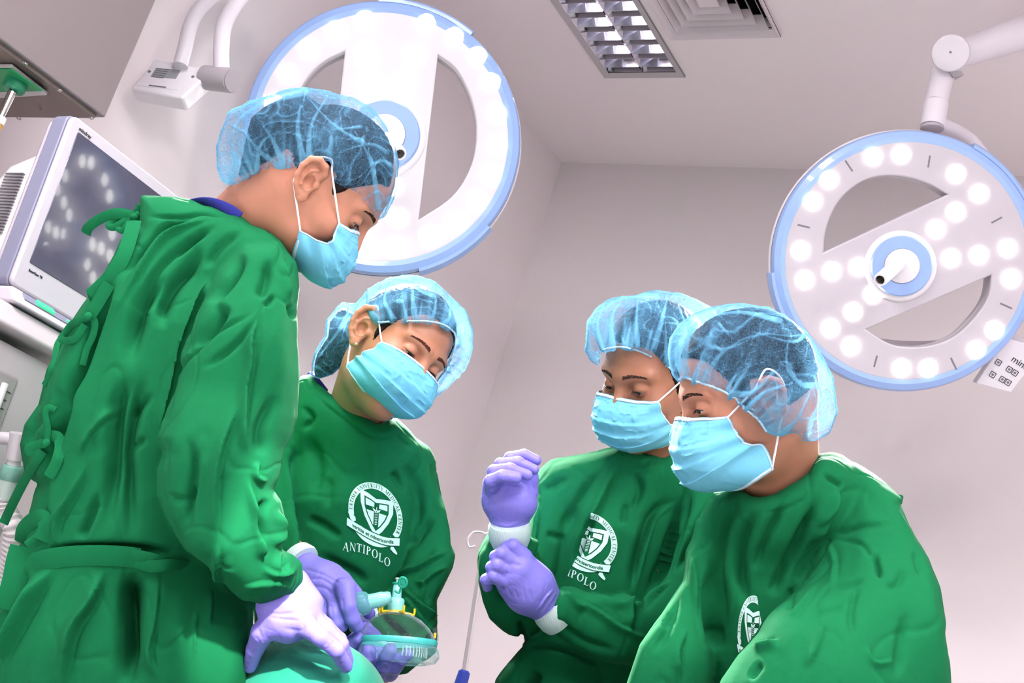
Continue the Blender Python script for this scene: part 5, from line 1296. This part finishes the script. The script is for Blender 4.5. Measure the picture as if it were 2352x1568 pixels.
    tie([(50,1245,1.84),(55,1215,1.83),(78,1192,1.83),(100,1188,1.83),(105,1210,1.83),(95,1240,1.84)], .022); tie([(55,1255,1.82),(45,1290,1.81),(35,1340,1.81),(18,1400,1.81)], .040, 'belt_end'); tie([(60,1250,1.84),(85,1232,1.85),(100,1222,1.86)], .010)
    v = spline([wp(x, y, d) for x, y, d in [(420,478,1.93),(455,466,1.88),(490,468,1.84),(525,482,1.82),(550,500,1.82)]], 6)
    MB().tube(v, .009, 14, squash=(M @ unit((.3, -.3, .9)), .35)).build('scrub_collar', scrub_m, P1.root)
    o, b_ = glove('glove', P1.root, [
        [(690,1425,1.745,.017),(735,1462,1.725,.0118),(772,1492,1.735,.0108),(795,1530,1.765,.0095)],
        [(700,1412,1.77,.016),(750,1448,1.76,.0118),(783,1478,1.765,.0106),(798,1516,1.79,.0092)],
        [(700,1400,1.80,.015),(748,1436,1.80,.0110),(780,1468,1.81,.0098),(792,1502,1.83,.0085)],
        [(690,1395,1.82,.014),(735,1430,1.83,.0095),(762,1462,1.84,.0085),(775,1492,1.86,.0075)],
        [(640,1425,1.745,.022),(604,1452,1.75,.0165),(586,1490,1.77,.0125),(574,1528,1.79,.0105)]],
        [[(668,1345,1.785,.024),(650,1390,1.765,.034),(662,1420,1.76,.034)], [(668,1350,1.79,.026),(690,1395,1.775,.030),(695,1415,1.77,.024)]], glove_m,
        folds=[([(590,1400),(640,1410),(690,1405)], 4, -.0015), ([(600,1412),(650,1422),(700,1425)], 4, -.0014), ([(640,1440),(690,1448),(700,1425)], 5, -.0015), ([(592,1440),(604,1470)], 3, -.001), ([(585,1460),(600,1480)], 3, -.001), ([(760,1470),(775,1480)], 3, -.001)])
if 'P2' in ONLY:
    G2 = [(680,870),(692,860),(716,857),(735,882),(755,905),(800,930),(850,964),(862,974),(880,972),(898,962),(908,958),(935,980),(960,1010),(985,1030),(1002,1062),(1010,1110),(1022,1165),(1032,1215),(1034,1250),(1043,1275),(1038,1302),(1018,1345),(1002,1378),(1003,1440),(1005,1500),(965,1520),(935,1545),(870,1556),(800,1580),(780,1640),(540,1640),(560,1400),(600,1100),(640,980)]
    gown(P2, [([[(790,1010,2.28,.09),(800,1120,2.28,.15),(800,1300,2.28,.155),(790,1640,2.28,.17)], [(720,960,2.26,.075),(900,1010,2.27,.07)], [(720,915,2.25,.055),(770,970,2.22,.06),(860,1020,2.20,.055),(910,1010,2.22,.05)]], .05, G2, .022),
              ([[(935,1065,2.26,.07),(990,1230,2.24,.068),(985,1350,2.18,.068),(930,1450,2.13,.062),(868,1480,2.12,.045)]], .03, [(880,990),(960,1008),(985,1030),(1002,1062),(1010,1110),(1022,1165),(1032,1215),(1034,1250),(1043,1275),(1038,1302),(1018,1345),(1002,1378),(1003,1440),(1005,1500),(965,1520),(935,1545),(870,1556),(820,1540),(820,1420),(900,1350),(925,1300),(945,1200),(930,1100)], .02),
              ([[(700,960,2.24,.07),(640,1150,2.20,.07),(640,1260,2.12,.06),(690,1290,2.06,.036)]], .03, [(640,980),(680,900),(720,900),(700,1000),(668,1060),(672,1180),(694,1275),(700,1330),(560,1340),(560,1100)], .016)],
        [([(660,1040),(668,1180),(692,1280)], 7, .008, 's'), ([(985,1040),(1008,1120),(1000,1200)], 10, -.006), ([(1035,1262),(985,1292),(945,1312),(900,1330)], 7, .009, 's'), ([(1030,1300),(990,1325),(960,1355)], 7, .007, 's'), ([(918,1338),(945,1372),(985,1405),(1000,1420)], 8, .011, 's'), ([(925,1370),(950,1400),(990,1450)], 7, .008, 's'), ([(950,1330),(975,1345),(968,1390)], 6, .006, 's'),
         ([(700,1190),(740,1205),(790,1240)], 9, -.005), ([(850,985),(862,1050),(858,1110)], 8, .003, 's'), ([(725,905),(760,940),(850,1000),(905,998)], 3.5, -.0026), ([(905,998),(950,1030)], 4, -.003), ([(1000,1180),(965,1230),(935,1260)], 9, -.006), ([(720,1270),(800,1310),(850,1340)], 12, -.006), ([(930,1060),(960,1140),(955,1230)], 12, -.005), ([(700,1000),(730,1060),(720,1150)], 14, -.005), ([(900,1080),(930,1130)], 8, -.004), ([(760,1090),(750,1170)], 10, -.003),
         ([(860,1400),(900,1440),(940,1470)], 9, -.006), ([(1010,1420),(960,1480),(930,1520)], 8, .006, 's'), ([(690,930),(715,960),(690,990)], 7, -.005)],
        gown_m, .0029, .0015, 2, .16)
    legs(P2, (1, -.2), (-.2, -1))
    crest(P2, (862, 1181), (62, 21), (4, -71), lab='full white circular crest with shield')
    v = spline([wp(x, y, d) for x, y, d in [(712,858,2.26),(728,878,2.22),(745,900,2.20)]], 6); MB().tube(v, .0075, 12, squash=(M @ unit((0, .3, .9)), .5)).build('scrub_collar', scrub_m, P2.root)
    v = spline([wp(x, y, d) for x, y, d in [(858,966,2.2),(872,968,2.2),(888,962,2.2),(898,956,2.22)]], 6); MB().tube(v, .010, 12, squash=(M @ unit((0, .3, .9)), .5)).build('scrub_collar', mat('scrub lilac', srgb(150, 130, 190), .8), P2.root)
    v = spline([wp(x, y, d) for x, y, d in [(878,948,2.2),(890,952,2.195),(897,960,2.2)]], 6); MB().tube(v, .004, 10).build('scrub_trim', scrub_m, P2.root)
    MB().lathe(wp(688, 1290, 2.045), wp(704, 1306, 2.035)-wp(688, 1290, 2.045), [(.030, -.012), (.033, 0), (.032, .006), (.027, .007)], 30).build('inner_cuff', cuff_m, P2.gown)
    MB().lathe(wp(852, 1432, 2.12), wp(848, 1462, 2.10)-wp(852, 1432, 2.12), [(.030, -.012), (.036, 0), (.036, .010), (.030, .012)], 30).build('inner_cuff', cuff_m, P2.gown)
    glove('glove', P2.root, [
        [(792,1350,1.975,.0175),(800,1392,1.955,.0128),(810,1420,1.958,.0118),(820,1437,1.965,.0108)],
        [(772,1372,1.985,.0165),(772,1405,1.965,.0128),(776,1425,1.966,.0118),(784,1437,1.972,.0108)],
        [(750,1378,1.995,.016),(748,1408,1.98,.0125),(754,1428,1.98,.0115),(763,1440,1.985,.0105)],
        [(722,1372,2.005,.015),(724,1398,1.995,.012),(732,1416,1.993,.011),(742,1428,1.995,.010)],
        [(785,1335,2.01,.016),(812,1362,2.02,.013),(832,1388,2.03,.0115),(848,1408,2.035,.010)]],
        [[(700,1305,2.04,.027),(745,1345,2.01,.036),(765,1362,2.0,.032)], [(710,1330,2.03,.028),(730,1370,2.01,.026)]], glove_m,
        folds=[([(700,1330),(740,1330),(770,1350)], 3.5, -.0016), ([(700,1345),(745,1350),(765,1370)], 3.5, -.0015), ([(690,1305),(740,1318),(790,1345)], 3.5, -.0014), ([(715,1360),(745,1375),(750,1400)], 3, -.0014), ([(740,1310),(720,1340)], 3, -.001), ([(760,1385),(765,1420)], 3, -.001), ([(785,1370),(790,1400)], 3, -.001)])
    glove('glove', P2.root, [
        [(812,1520,2.03,.015),(806,1492,2.0,.0125),(812,1475,1.985,.0112),(821,1465,1.978,.0100)],
        [(835,1540,2.01,.016),(838,1525,1.975,.0130),(844,1508,1.962,.0120),(848,1495,1.96,.0112)],
        [(870,1545,2.01,.016),(880,1528,1.975,.0130),(889,1508,1.962,.0120),(896,1493,1.96,.0112)],
        [(895,1545,2.01,.014),(908,1530,1.98,.0115),(922,1514,1.968,.0105),(937,1503,1.965,.0092)],
        [(820,1480,2.09,.016),(855,1470,2.10,.0125),(890,1478,2.10,.010)]],
        [[(848,1455,2.11,.028),(838,1500,2.06,.034),(860,1525,2.03,.026)], [(838,1500,2.06,.033),(885,1530,2.04,.020)]], glove_m,
        folds=[([(830,1520),(862,1523)], 3, -.001), ([(872,1520),(905,1525)], 3, -.001), ([(828,1510),(858,1512)], 2.5, -.0008), ([(850,1548),(862,1530)], 3, -.0012), ([(895,1545),(900,1530)], 3, -.001)])
if 'P3' in ONLY:
    G3 = [(1222,1112),(1240,1075),(1265,1055),(1330,1045),(1385,1034),(1425,1026),(1450,1034),(1500,1040),(1520,1046),(1535,1036),(1570,1026),(1620,1030),(1700,1080),(1760,1160),(1760,1640),(1120,1640),(1135,1560),(1190,1500),(1205,1485),(1200,1462),(1165,1455),(1125,1420),(1110,1380),(1098,1330),(1095,1270),(1110,1230),(1122,1188),(1210,1190),(1225,1150)]
    gown(P3, [([[(1490,1080,2.20,.075),(1430,1200,2.20,.13),(1400,1350,2.20,.14),(1350,1500,2.20,.15),(1340,1640,2.20,.17)], [(1310,1120,2.18,.075),(1500,1080,2.18,.07),(1640,1120,2.16,.075)], [(1450,1060,2.15,.05),(1530,1070,2.15,.05)]], .05, G3, .022),
              ([[(1300,1130,2.17,.07),(1200,1300,2.14,.078),(1175,1370,2.10,.068),(1165,1295,2.04,.050),(1168,1240,2.01,.032)]], .02, [(1222,1100),(1290,1060),(1330,1120),(1290,1250),(1270,1400),(1240,1460),(1205,1470),(1165,1455),(1125,1420),(1110,1380),(1098,1330),(1095,1270),(1110,1230),(1126,1212),(1212,1215),(1228,1150)], .016),
              ([[(1620,1130,2.14,.08),(1590,1280,2.10,.08),(1520,1420,2.05,.075),(1400,1440,2.01,.062),(1290,1400,1.99,.042)]], .03, [(1600,1040),(1720,1100),(1720,1640),(1500,1640),(1440,1528),(1390,1518),(1330,1500),(1275,1465),(1250,1432),(1268,1372),(1290,1342),(1318,1338),(1345,1356),(1400,1372),(1435,1366),(1480,1392),(1520,1330),(1545,1240),(1560,1150)], .018)],
        [([(1555,1145),(1505,1180),(1482,1240),(1465,1300),(1448,1370)], 10, -.013, 's'), ([(1428,1050),(1400,1110),(1372,1170),(1335,1240),(1300,1330)], 10, .010, 's'), ([(1362,1178),(1338,1240),(1318,1300)], 7, -.009), ([(1235,1120),(1270,1115),(1310,1090)], 10, -.004), ([(1240,1150),(1232,1220),(1215,1300)], 8, .007, 's'), ([(1440,1150),(1430,1210)], 7, -.004), ([(1250,1225),(1300,1240)], 8, -.003), ([(1310,1370),(1370,1400),(1430,1440),(1500,1470)], 8, .007, 's'), ([(1300,1350),(1320,1380),(1350,1400)], 6, .006, 's'),
         ([(1440,1366),(1450,1400),(1448,1455)], 8, .010, 's'), ([(1350,1360),(1420,1385),(1500,1390)], 7, .006, 's'), ([(1275,1420),(1330,1470),(1420,1500)], 9, -.006), ([(1590,1120),(1560,1200),(1530,1290),(1490,1370)], 12, -.013), ([(1640,1150),(1600,1230),(1550,1320)], 12, -.012), ([(1540,1330),(1500,1370),(1480,1400)], 8, .008, 's'), ([(1130,1220),(1160,1270),(1150,1330)], 8, .007, 's'), ([(1150,1210),(1200,1250)], 7, -.006), ([(1110,1300),(1140,1360),(1180,1400)], 9, -.007), ([(1500,1052),(1470,1070),(1430,1060)], 4, -.003), ([(1460,1080),(1470,1130),(1450,1180)], 9, -.006), ([(1210,1480),(1280,1490),(1400,1530)], 6, -.006), ([(1240,1540),(1200,1600)], 12, -.01), ([(1380,1080),(1330,1150),(1290,1230)], 12, -.006), ([(1195,1420),(1205,1480)], 7, -.008)],
        gown_m, .0028, .0017, 3, .19)
    legs(P3, (1, 0), (-.6, -.8))
    crest(P3, (1350, 1244), (66, 24), (16, -64), [(1364,1150),(1352,1205),(1334,1238),(1326,1272),(1313,1300),(1295,1345),(1300,1400),(1480,1400),(1480,1150)], lab='white crest cut off by a fold at its left')
    MB().lathe(wp(1171, 1236, 1.995), wp(1169, 1196, 1.985)-wp(1171, 1236, 1.995), [(.028, -.012), (.0325, 0), (.0335, .010), (.0330, .022), (.0305, .027), (.022, .028)], 36).build('inner_cuff', cuff_m, P3.gown)
    MB().lathe(wp(1282, 1412, 1.985), wp(1249, 1378, 1.978)-wp(1282, 1412, 1.985), [(.032, -.010), (.0345, 0), (.0340, .014), (.031, .024), (.024, .026)], 36).build('inner_cuff', cuff_m, P3.gown)
    glove('glove', P3.root, [
        [(1150,1100,1.995,.013),(1172,1052,1.985,.0100),(1205,1045,1.98,.0096),(1231,1057,1.98,.0085)],
        [(1143,1105,1.985,.013),(1150,1066,1.966,.0100),(1190,1062,1.960,.0096),(1226,1078,1.962,.0088)],
        [(1136,1112,1.975,.013),(1134,1082,1.948,.0100),(1172,1077,1.940,.0096),(1211,1091,1.944,.0086)],
        [(1130,1120,1.968,.013),(1127,1104,1.934,.0100),(1153,1093,1.926,.0094),(1187,1098,1.930,.0080)],
        [(1195,1165,2.0,.020),(1214,1130,2.0,.0150),(1220,1100,1.995,.0115),(1222,1080,1.99,.0095)]],
        [[(1168,1205,1.998,.025),(1150,1150,1.99,.027),(1143,1115,1.985,.024)], [(1172,1205,1.998,.024),(1190,1155,1.985,.027),(1188,1120,1.985,.022)]], glove_m, k=.0025, h=.0013,
        folds=[([(1125,1110),(1150,1112),(1160,1106)], 3, -.0014), ([(1120,1125),(1145,1122)], 3, -.0012), ([(1120,1138),(1142,1134)], 3, -.001), ([(1135,1200),(1170,1207),(1205,1190)], 3, .0016), ([(1165,1115),(1168,1140)], 4, -.001)])
    glove('glove', P3.root, [
        [(1200,1282,1.96,.017),(1178,1254,1.952,.0110),(1162,1258,1.955,.0095),(1158,1276,1.975,.0092)],
        [(1185,1297,1.955,.017),(1152,1272,1.944,.0110),(1139,1278,1.948,.0096),(1140,1294,1.97,.0092)],
        [(1178,1316,1.953,.017),(1143,1298,1.940,.0108),(1129,1303,1.944,.0095),(1132,1318,1.965,.0090)],
        [(1172,1337,1.953,.016),(1134,1323,1.940,.0104),(1117,1331,1.945,.0092),(1120,1347,1.965,.0084)],
        [(1205,1290,1.975,.016),(1190,1262,1.985,.0130),(1172,1248,1.99,.0112)]],
        [[(1262,1395,1.985,.025),(1225,1345,1.972,.032),(1190,1310,1.965,.033)], [(1262,1395,1.985,.025),(1210,1360,1.972,.031),(1180,1335,1.965,.028)]], glove_m, k=.0025, h=.0013,
        folds=[([(1150,1340),(1160,1360)], 2.5, -.0012), ([(1165,1350),(1175,1372)], 2.5, -.0012), ([(1182,1350),(1190,1378)], 2.5, -.0012), ([(1200,1345),(1207,1380)], 2.5, -.0012), ([(1215,1350),(1225,1385)], 2.5, -.001), ([(1228,1410),(1250,1375),(1272,1350)], 3.5, .003, 's'), ([(1240,1418),(1258,1390),(1280,1355)], 3, .002), ([(1170,1292),(1200,1300)], 5, -.0012), ([(1155,1315),(1180,1318)], 5, -.0012)])
if 'P4' in ONLY:
    G4 = [(1640,1132),(1700,1126),(1722,1140),(1745,1143),(1780,1136),(1830,1106),(1856,1084),(1868,1060),(1882,1044),(1910,1039),(1935,1046),(1960,1064),(2000,1088),(2040,1118),(2072,1143),(2070,1155),(2100,1228),(2130,1280),(2158,1350),(2172,1430),(2170,1455),(2180,1520),(2182,1640),(1420,1640),(1440,1568),(1470,1480),(1540,1380),(1572,1335),(1578,1265),(1592,1238),(1612,1180)]
    S4 = [(1938,1108),(1925,1180),(1900,1232),(1860,1290),(1800,1345),(1765,1372),(1742,1450),(1692,1500),(1650,1560),(1640,1640),(2182,1640),(2180,1520),(2170,1455),(2172,1430),(2158,1350),(2130,1280),(2100,1228),(2070,1155),(2072,1143),(2040,1118),(2000,1088),(1962,1064)]
    gown(P4, [([[(1800,1130,1.86,.075),(1760,1260,1.87,.13),(1760,1420,1.88,.145),(1780,1640,1.88,.16)], [(1720,1180,1.88,.07),(1920,1120,1.82,.075)], [(1715,1160,1.80,.045),(1770,1180,1.77,.05),(1850,1140,1.76,.05),(1900,1090,1.80,.045)]], .05, G4, .022),
              ([[(1985,1150,1.79,.07),(2040,1330,1.74,.095),(2030,1480,1.68,.11),(1880,1600,1.62,.11),(1800,1680,1.6,.10)], [(2040,1330,1.76,.09),(2060,1640,1.74,.13)]], .05, S4, .02),
              ([[(1640,1190,1.86,.06),(1590,1350,1.82,.062),(1520,1520,1.76,.07),(1500,1640,1.74,.07)]], .03, [(1600,1195),(1640,1180),(1655,1260),(1640,1400),(1640,1640),(1410,1640),(1440,1568),(1470,1480),(1540,1380),(1572,1335),(1578,1265),(1592,1238)], .016)],
        [([(1735,1160),(1702,1240),(1700,1320),(1720,1400)], 13, -0.0084), ([(1700,1150),(1660,1200),(1645,1300),(1655,1400),(1650,1520)], 14, -0.0098), ([(1800,1150),(1760,1230),(1730,1320)], 11, -0.0070), ([(1890,1130),(1840,1230),(1790,1330),(1770,1370)], 11, -0.0084), ([(1868,1175),(1845,1240),(1815,1300)], 6, -0.0049), ([(1930,1120),(1905,1190),(1870,1250)], 10, 0.0070, 's'), ([(1885,1085),(1925,1108),(1936,1118)], 6, -0.0042), ([(1936,1118),(1910,1170),(1870,1215)], 7, 0.0056, 's'),
         ([(1905,1232),(1960,1212),(2055,1202)], 7, -0.0035), ([(1905,1236),(1975,1248),(2006,1290)], 5, -0.0024), ([(2008,1268),(2015,1300),(2023,1332)], 5, -0.0063), ([(1903,1238),(1880,1280),(1850,1310)], 8, 0.0049, 's'), ([(1905,1240),(1918,1300),(1905,1370)], 8, 0.0035, 's'), ([(1990,1330),(1940,1342),(1905,1345)], 6, -0.0028), ([(2075,1300),(2060,1340),(2030,1350)], 7, -0.0028), ([(1970,1340),(1955,1400),(1960,1470)], 8, -0.0035), ([(1880,1330),(1840,1390),(1810,1420)], 9, 0.0042, 's'), ([(1990,1480),(2012,1520),(2060,1512)], 7, 0.0042, 's'), ([(1820,1345),(1812,1410)], 8, -0.0035), ([(1900,1410),(1880,1480),(1850,1540)], 10, 0.0042, 's'),
         ([(1725,1485),(1760,1478),(1790,1470)], 9, 0.0070, 's'), ([(1750,1520),(1720,1560)], 8, -0.0035), ([(2080,1400),(2070,1480),(2060,1560)], 11, -0.0035), ([(2100,1260),(2120,1330)], 9, -0.0028), ([(1745,1180),(1800,1170),(1860,1140)], 3.5, -0.0017), ([(1590,1260),(1600,1330),(1600,1420)], 8, 0.0056, 's'), ([(1560,1350),(1540,1430),(1500,1500)], 10, -0.0042), ([(1540,1400),(1520,1440)], 7, -0.0042), ([(1625,1300),(1632,1420),(1650,1500)], 12, -0.0112), ([(1580,1440),(1560,1500),(1570,1560)], 9, 0.0042, 's'), ([(1950,1380),(1900,1400),(1850,1400)], 8, -0.0028)],
        gown_m, .0028, .0018, 4, .19)
    legs(P4, (.6, .8), (-.9, .1))
    crest(P4, (1728, 1447), (33, 3), (4, -80), [(1690,1355),(1738,1360),(1746,1410),(1750,1430),(1738,1452),(1718,1478),(1697,1500),(1685,1440)], lab='narrow strip of white crest beside the sleeve')
    MB().box(wp(2066, 1146, 1.80), np.eye(3), (.004, .004, .006)).build('gown_tie', gown_m, P4.gown, bevel=.001)
# ---------------------------------------------------------------- oxygen mask and the cushion below the hands
def clear(name, tint, a, rough=.08):
    m = bpy.data.materials.new(name); m.use_nodes = True; nt = m.node_tree; nt.nodes.clear(); N = nt.nodes.new; Lk = nt.links.new
    out = N('ShaderNodeOutputMaterial'); gl = N('ShaderNodeBsdfPrincipled'); gl.inputs['Base Color'].default_value = tint; gl.inputs['Roughness'].default_value = rough
    tr = N('ShaderNodeBsdfTransparent'); lw = N('ShaderNodeLayerWeight'); lw.inputs[0].default_value = .3
    mr = N('ShaderNodeMapRange'); mr.inputs[1].default_value = .3; mr.inputs[3].default_value = a; mr.inputs[4].default_value = .95; Lk(lw.outputs['Facing'], mr.inputs[0])
    mx = N('ShaderNodeMixShader'); Lk(mr.outputs[0], mx.inputs[0]); Lk(tr.outputs[0], mx.inputs[1]); Lk(gl.outputs[0], mx.inputs[2]); Lk(mx.outputs[0], out.inputs[0]); return m
clr = clear('clear vinyl', srgb(206, 214, 222), .04); clt = clear('clear teal', srgb(120, 205, 200), .45, .2); cush = clear('air cushion', srgb(150, 214, 208), .22, .1)
oc = wp(914, 1473, 1.995); A_ = M @ unit((.05, .96, -.34)); X_ = M @ unit((1, .07, 0)); X_ = unit(X_-A_*X_.dot(A_)); Y_ = np.cross(A_, X_); pxm = 1.995/F
om = empty('oxygen_mask', oc-A_*.03, 'clear oxygen face mask with turquoise rim and yellow hook ring, held in purple gloves', 'oxygen mask')
def eloft(prof, seg=56):
    vs = []; fs = []
    for r, q, h, sh in prof:
        for k in range(seg): t = 2*math.pi*k/seg; vs.append(oc+X_*(r*math.cos(t)+sh)+Y_*q*math.sin(t)*(1-.12*math.cos(t))+A_*h)
    for i in range(len(prof)-1):
        for k in range(seg): k2 = (k+1) % seg; fs.append([i*seg+k, i*seg+k2, (i+1)*seg+k2, (i+1)*seg+k])
    return MB().add(vs, fs)
eloft([(.060, .046, .000, 0), (.057, .044, .010, -.001), (.051, .040, .022, -.003), (.040, .032, .034, -.005), (.026, .024, .042, -.007), (.0135, .0135, .047, -.007)]).build('dome', clr, om)
eloft([(.0585, .045, .004, 0), (.0615, .048, .004, 0), (.063, .0495, 0, 0), (.0615, .048, -.005, 0), (.0585, .045, -.005, 0), (.0575, .044, 0, 0), (.0585, .045, .004, 0)]).build('turquoise_rim', mat('turquoise rim', srgb(80, 200, 196), .3, coat=.4), om)
eloft([(.0600, .0465, -.005, 0), (.0640, .050, -.012, .001), (.0640, .050, -.022, .003), (.056, .043, -.031, .005), (.042, .032, -.034, .006), (.034, .026, -.027, .005), (.036, .028, -.015, .003)]).build('air_cushion', cush, om)
for k in range(14):
    t = math.radians(-75+k*7.5); p = oc+X_*.046*math.cos(t)-Y_*.036*abs(math.sin(t))-A_*(.008)
    MB().tube([p, p-A_*.008+X_*.001, p-A_*.016], .0009, 6).build('inner_rib', mat('rib white', srgb(226, 240, 240), .3), om)
cn = oc+A_*.044-X_*.0075; tqm = mat('pale turquoise', srgb(150, 226, 220), .25, coat=.5)
MB().lathe(cn, A_, [(.0120, 0), (.0130, .002), (.0130, .020), (.0115, .0225), (.0075, .024), (.0072, .042), (.0060, .0455), (.004, .046)], 32).build('connector', tqm, om)
MB().lathe(cn+A_*.044, A_, [(.0045, 0), (.0045, .003), (.003, .004), (.003, .008), (.0045, .009), (.0045, .011)], 18).build('sample_port', mat('white nylon'), om)
gc = mat('green cap', srgb(32, 168, 136), .35); q0 = cn+A_*.047
st = MB().lathe(q0-A_*.001, A_, [(.006, -.001), (.009, -.001), (.009, .0015), (.006, .0015)], 24).build('cap_strap', gc, om)
Pz = lambda x, y: wp(x, y, 1.975)
MB().tube(spline([Pz(907,1356), Pz(916,1361), Pz(920,1352), Pz(922,1345)], 5), .0017, 8).build('strap_tail', gc, st)
rg = [Pz(925+9*math.cos(t), 1337+11*math.sin(t)) for t in np.linspace(0, 2*math.pi, 25)[:-1]]
MB().tube(rg, .0022, 10, closed=True).build('cap_ring', gc, st); MB().lathe(Pz(925, 1337), M @ np.array([0, 0, 1]), [(.0055, -.001), (.0055, .001)], 20).lathe(Pz(925, 1337), M @ np.array([0, 0, 1]), [(.002, 0), (.002, .004)], 12).build('cap_plug', gc, st)
e0 = wp(893, 1372, 1.992); e1 = wp(848, 1382, 1.99)
MB().lathe(e0, e1-e0, [(.008, -.004), (.0100, 0), (.0105, .006), (.0118, .010), (.0118, .026), (.0122, .031)], 28).build('elbow', tqm, om)
MB().lathe(wp(850, 1381, 1.99), wp(815, 1390, 1.99)-wp(850, 1381, 1.99), [(.0122, 0), (.016, .003), (.0185, .008), (.0190, .02), (.0185, .034)], 32).build('valve_housing', clt, om)
ym = mat('yellow hook ring', srgb(250, 208, 24), .35); cy = cn+A_*.001
MB().lathe(cy, A_, [(.0125, -.002), (.0160, -.002), (.0160, .002), (.0125, .002), (.0125, -.002)], 32, caps=False).build('hook_ring', ym, om)
for sx, sy in ((1, .3), (-1, .5), (.55, -.9), (-.6, -.8)):
    d_ = unit(X_*sx+Y_*sy); p = cy+d_*.0155
    MB().tube(spline([p, p+d_*.009-A_*.001, p+d_*.0135-A_*.0025, p+d_*.015+A_*.002, p+d_*.0148+A_*.008], 4), .0019, 10).build('hook', ym, om)
iv_ = oc+X_*.0575+A_*.004
MB().lathe(iv_, A_, [(.0060, 0), (.0056, .009), (.0040, .010), (.0040, .017), (.0032, .020)], 18).build('inflation_valve', clr, om); MB().lathe(iv_, A_, [(.002, .004), (.0022, .012)], 12).build('yellow_valve_core', ym, om)
# rounded teal cushion the tall clinician leans on, on the table below the frame
def pad(P):
    d = ell(P, cp(695, 1665, 1.86), (.122, .128, .13)); d = smin(d, ell(P, cp(760, 1640, 1.84), (.08, .085, .10)), .03); return d
V, Q = isosurface(pad, cp(695, 1665, 1.86)-.19, cp(695, 1665, 1.86)+.19, .004, 2)
N_ = normals(V, Q); px_, py_ = proj(V); V = V + N_*strokes(px_, py_, N_, [([(600,1500),(660,1560),(700,1600)], 3, -.0012), ([(575,1540),(640,1500),(720,1470)], 14, .002)])[:, None]
tealm = mat('teal cloth', srgb(22, 150, 120), .7, sheen=.3, bump=[('wave', 240, .15, .0004)])
pw_ = c2w(V); link_mesh('head_cushion', pw_, Q, tealm, None, angle=0)['label'] = 'smooth rounded teal cushion under the tall clinician\'s gloved hand, bottom edge'
bpy.data.objects['head_cushion']['category'] = 'cushion'
zt = pw_[:, 2].min(); cxy = pw_.mean(0)
tb = empty('operating_table', (cxy[0], cxy[1]+.0, 0), 'narrow padded operating table below the teal cushion', 'operating table')
tx0, tx1, ty0, ty1 = cxy[0]-.02, cxy[0]+1.7, 1.02, 1.60
MB().aabox((tx0, ty0, zt-.08), (tx1, ty1, zt-.001)).build('mattress', mat('black vinyl', srgb(36, 36, 40), .4), tb, bevel=.02, seg=3)
MB().aabox((tx0+.01, ty0-.01, zt-.11), (tx1, ty1+.01, zt-.08)).build('table_frame', steel, tb, bevel=.004)
MB().aabox((tx0+.7, ty0+.17, .08), (tx0+1.0, ty1-.17, zt-.11)).build('column', steel, tb, bevel=.01)
MB().aabox((tx0+.45, ty0+.05, 0), (tx0+1.3, ty1-.05, .08)).build('base', steel, tb, bevel=.02)
# ---------------------------------------------------------------- light
w = bpy.data.worlds.new('world'); scene.world = w; w.use_nodes = True
wn = w.node_tree; bg = wn.nodes['Background']; bg.inputs[0].default_value = (1, .98, .995, 1)
wt = wn.nodes.new('ShaderNodeTexCoord'); sx = wn.nodes.new('ShaderNodeSeparateXYZ'); mr = wn.nodes.new('ShaderNodeMapRange'); mr.interpolation_type = 'SMOOTHSTEP'
wn.links.new(wt.outputs['Generated'], sx.inputs[0]); wn.links.new(sx.outputs[0], mr.inputs[0]); wn.links.new(mr.outputs[0], bg.inputs[1])
mr.inputs[1].default_value = -.1; mr.inputs[2].default_value = .9; mr.inputs[3].default_value = .10; mr.inputs[4].default_value = .98   # added brightness gradient in the world, a key light from the right
def lamp(name, kind, loc, target, energy, size=.1, color=(1, 1, 1), spot=None, blend=.3):
    l = bpy.data.lights.new(name, kind); l.energy = energy; l.color = color
    o = bpy.data.objects.new(name, l); col.objects.link(o); o.location = tuple(loc)
    o.rotation_euler = (Vector(target)-Vector(loc)).to_track_quat('-Z', 'Y').to_euler()
    if kind == 'AREA': l.shape = 'DISK'; l.size = size
    if kind == 'SPOT': l.spot_size = math.radians(spot); l.spot_blend = blend; l.shadow_soft_size = size
    return o
c1, n1 = L1[1], L1[2]
lamp('lamp_beam', 'SPOT', c1+n1*.03, wp(800, 1000, 2.0), 3200, .10, (1, .97, .93), 40, .5)
c2, n2 = L2[1], L2[2]
lamp('lamp_beam', 'SPOT', c2+n2*.03, wp(1600, 800, 1.9), 2600, .12, (1, .97, .93), 30, .5)
lamp('added_overhead_spot', 'SPOT', wp(1250, -520, 1.0), wp(640, 1420, 1.78), 210, .02, (1, .98, .95), 12.5, .12)   # unseen lamp assumed above the frame, added for the bright sleeve and glove
for x in (-1.3, .5, 2.3):                  # added area lights below the ceiling, out of frame, to brighten the walls
    for y in (-1.4, .5): lamp('added_ceiling_fill', 'AREA', (x, y, ZC-.02), (x, y, 0), 74, .9, (1, .98, 1))
vs = scene.view_settings
vs.view_transform = 'Standard'; vs.look = 'None'; vs.gamma = 1; vs.use_curve_mapping = False; vs.exposure = -.3
scene.cycles.max_bounces = 4; scene.cycles.diffuse_bounces = 3; scene.cycles.glossy_bounces = 2; scene.cycles.adaptive_threshold = .1; scene.cycles.adaptive_min_samples = 12; scene.cycles.transparent_max_bounces = 8
scene.cycles.sample_clamp_indirect = 4
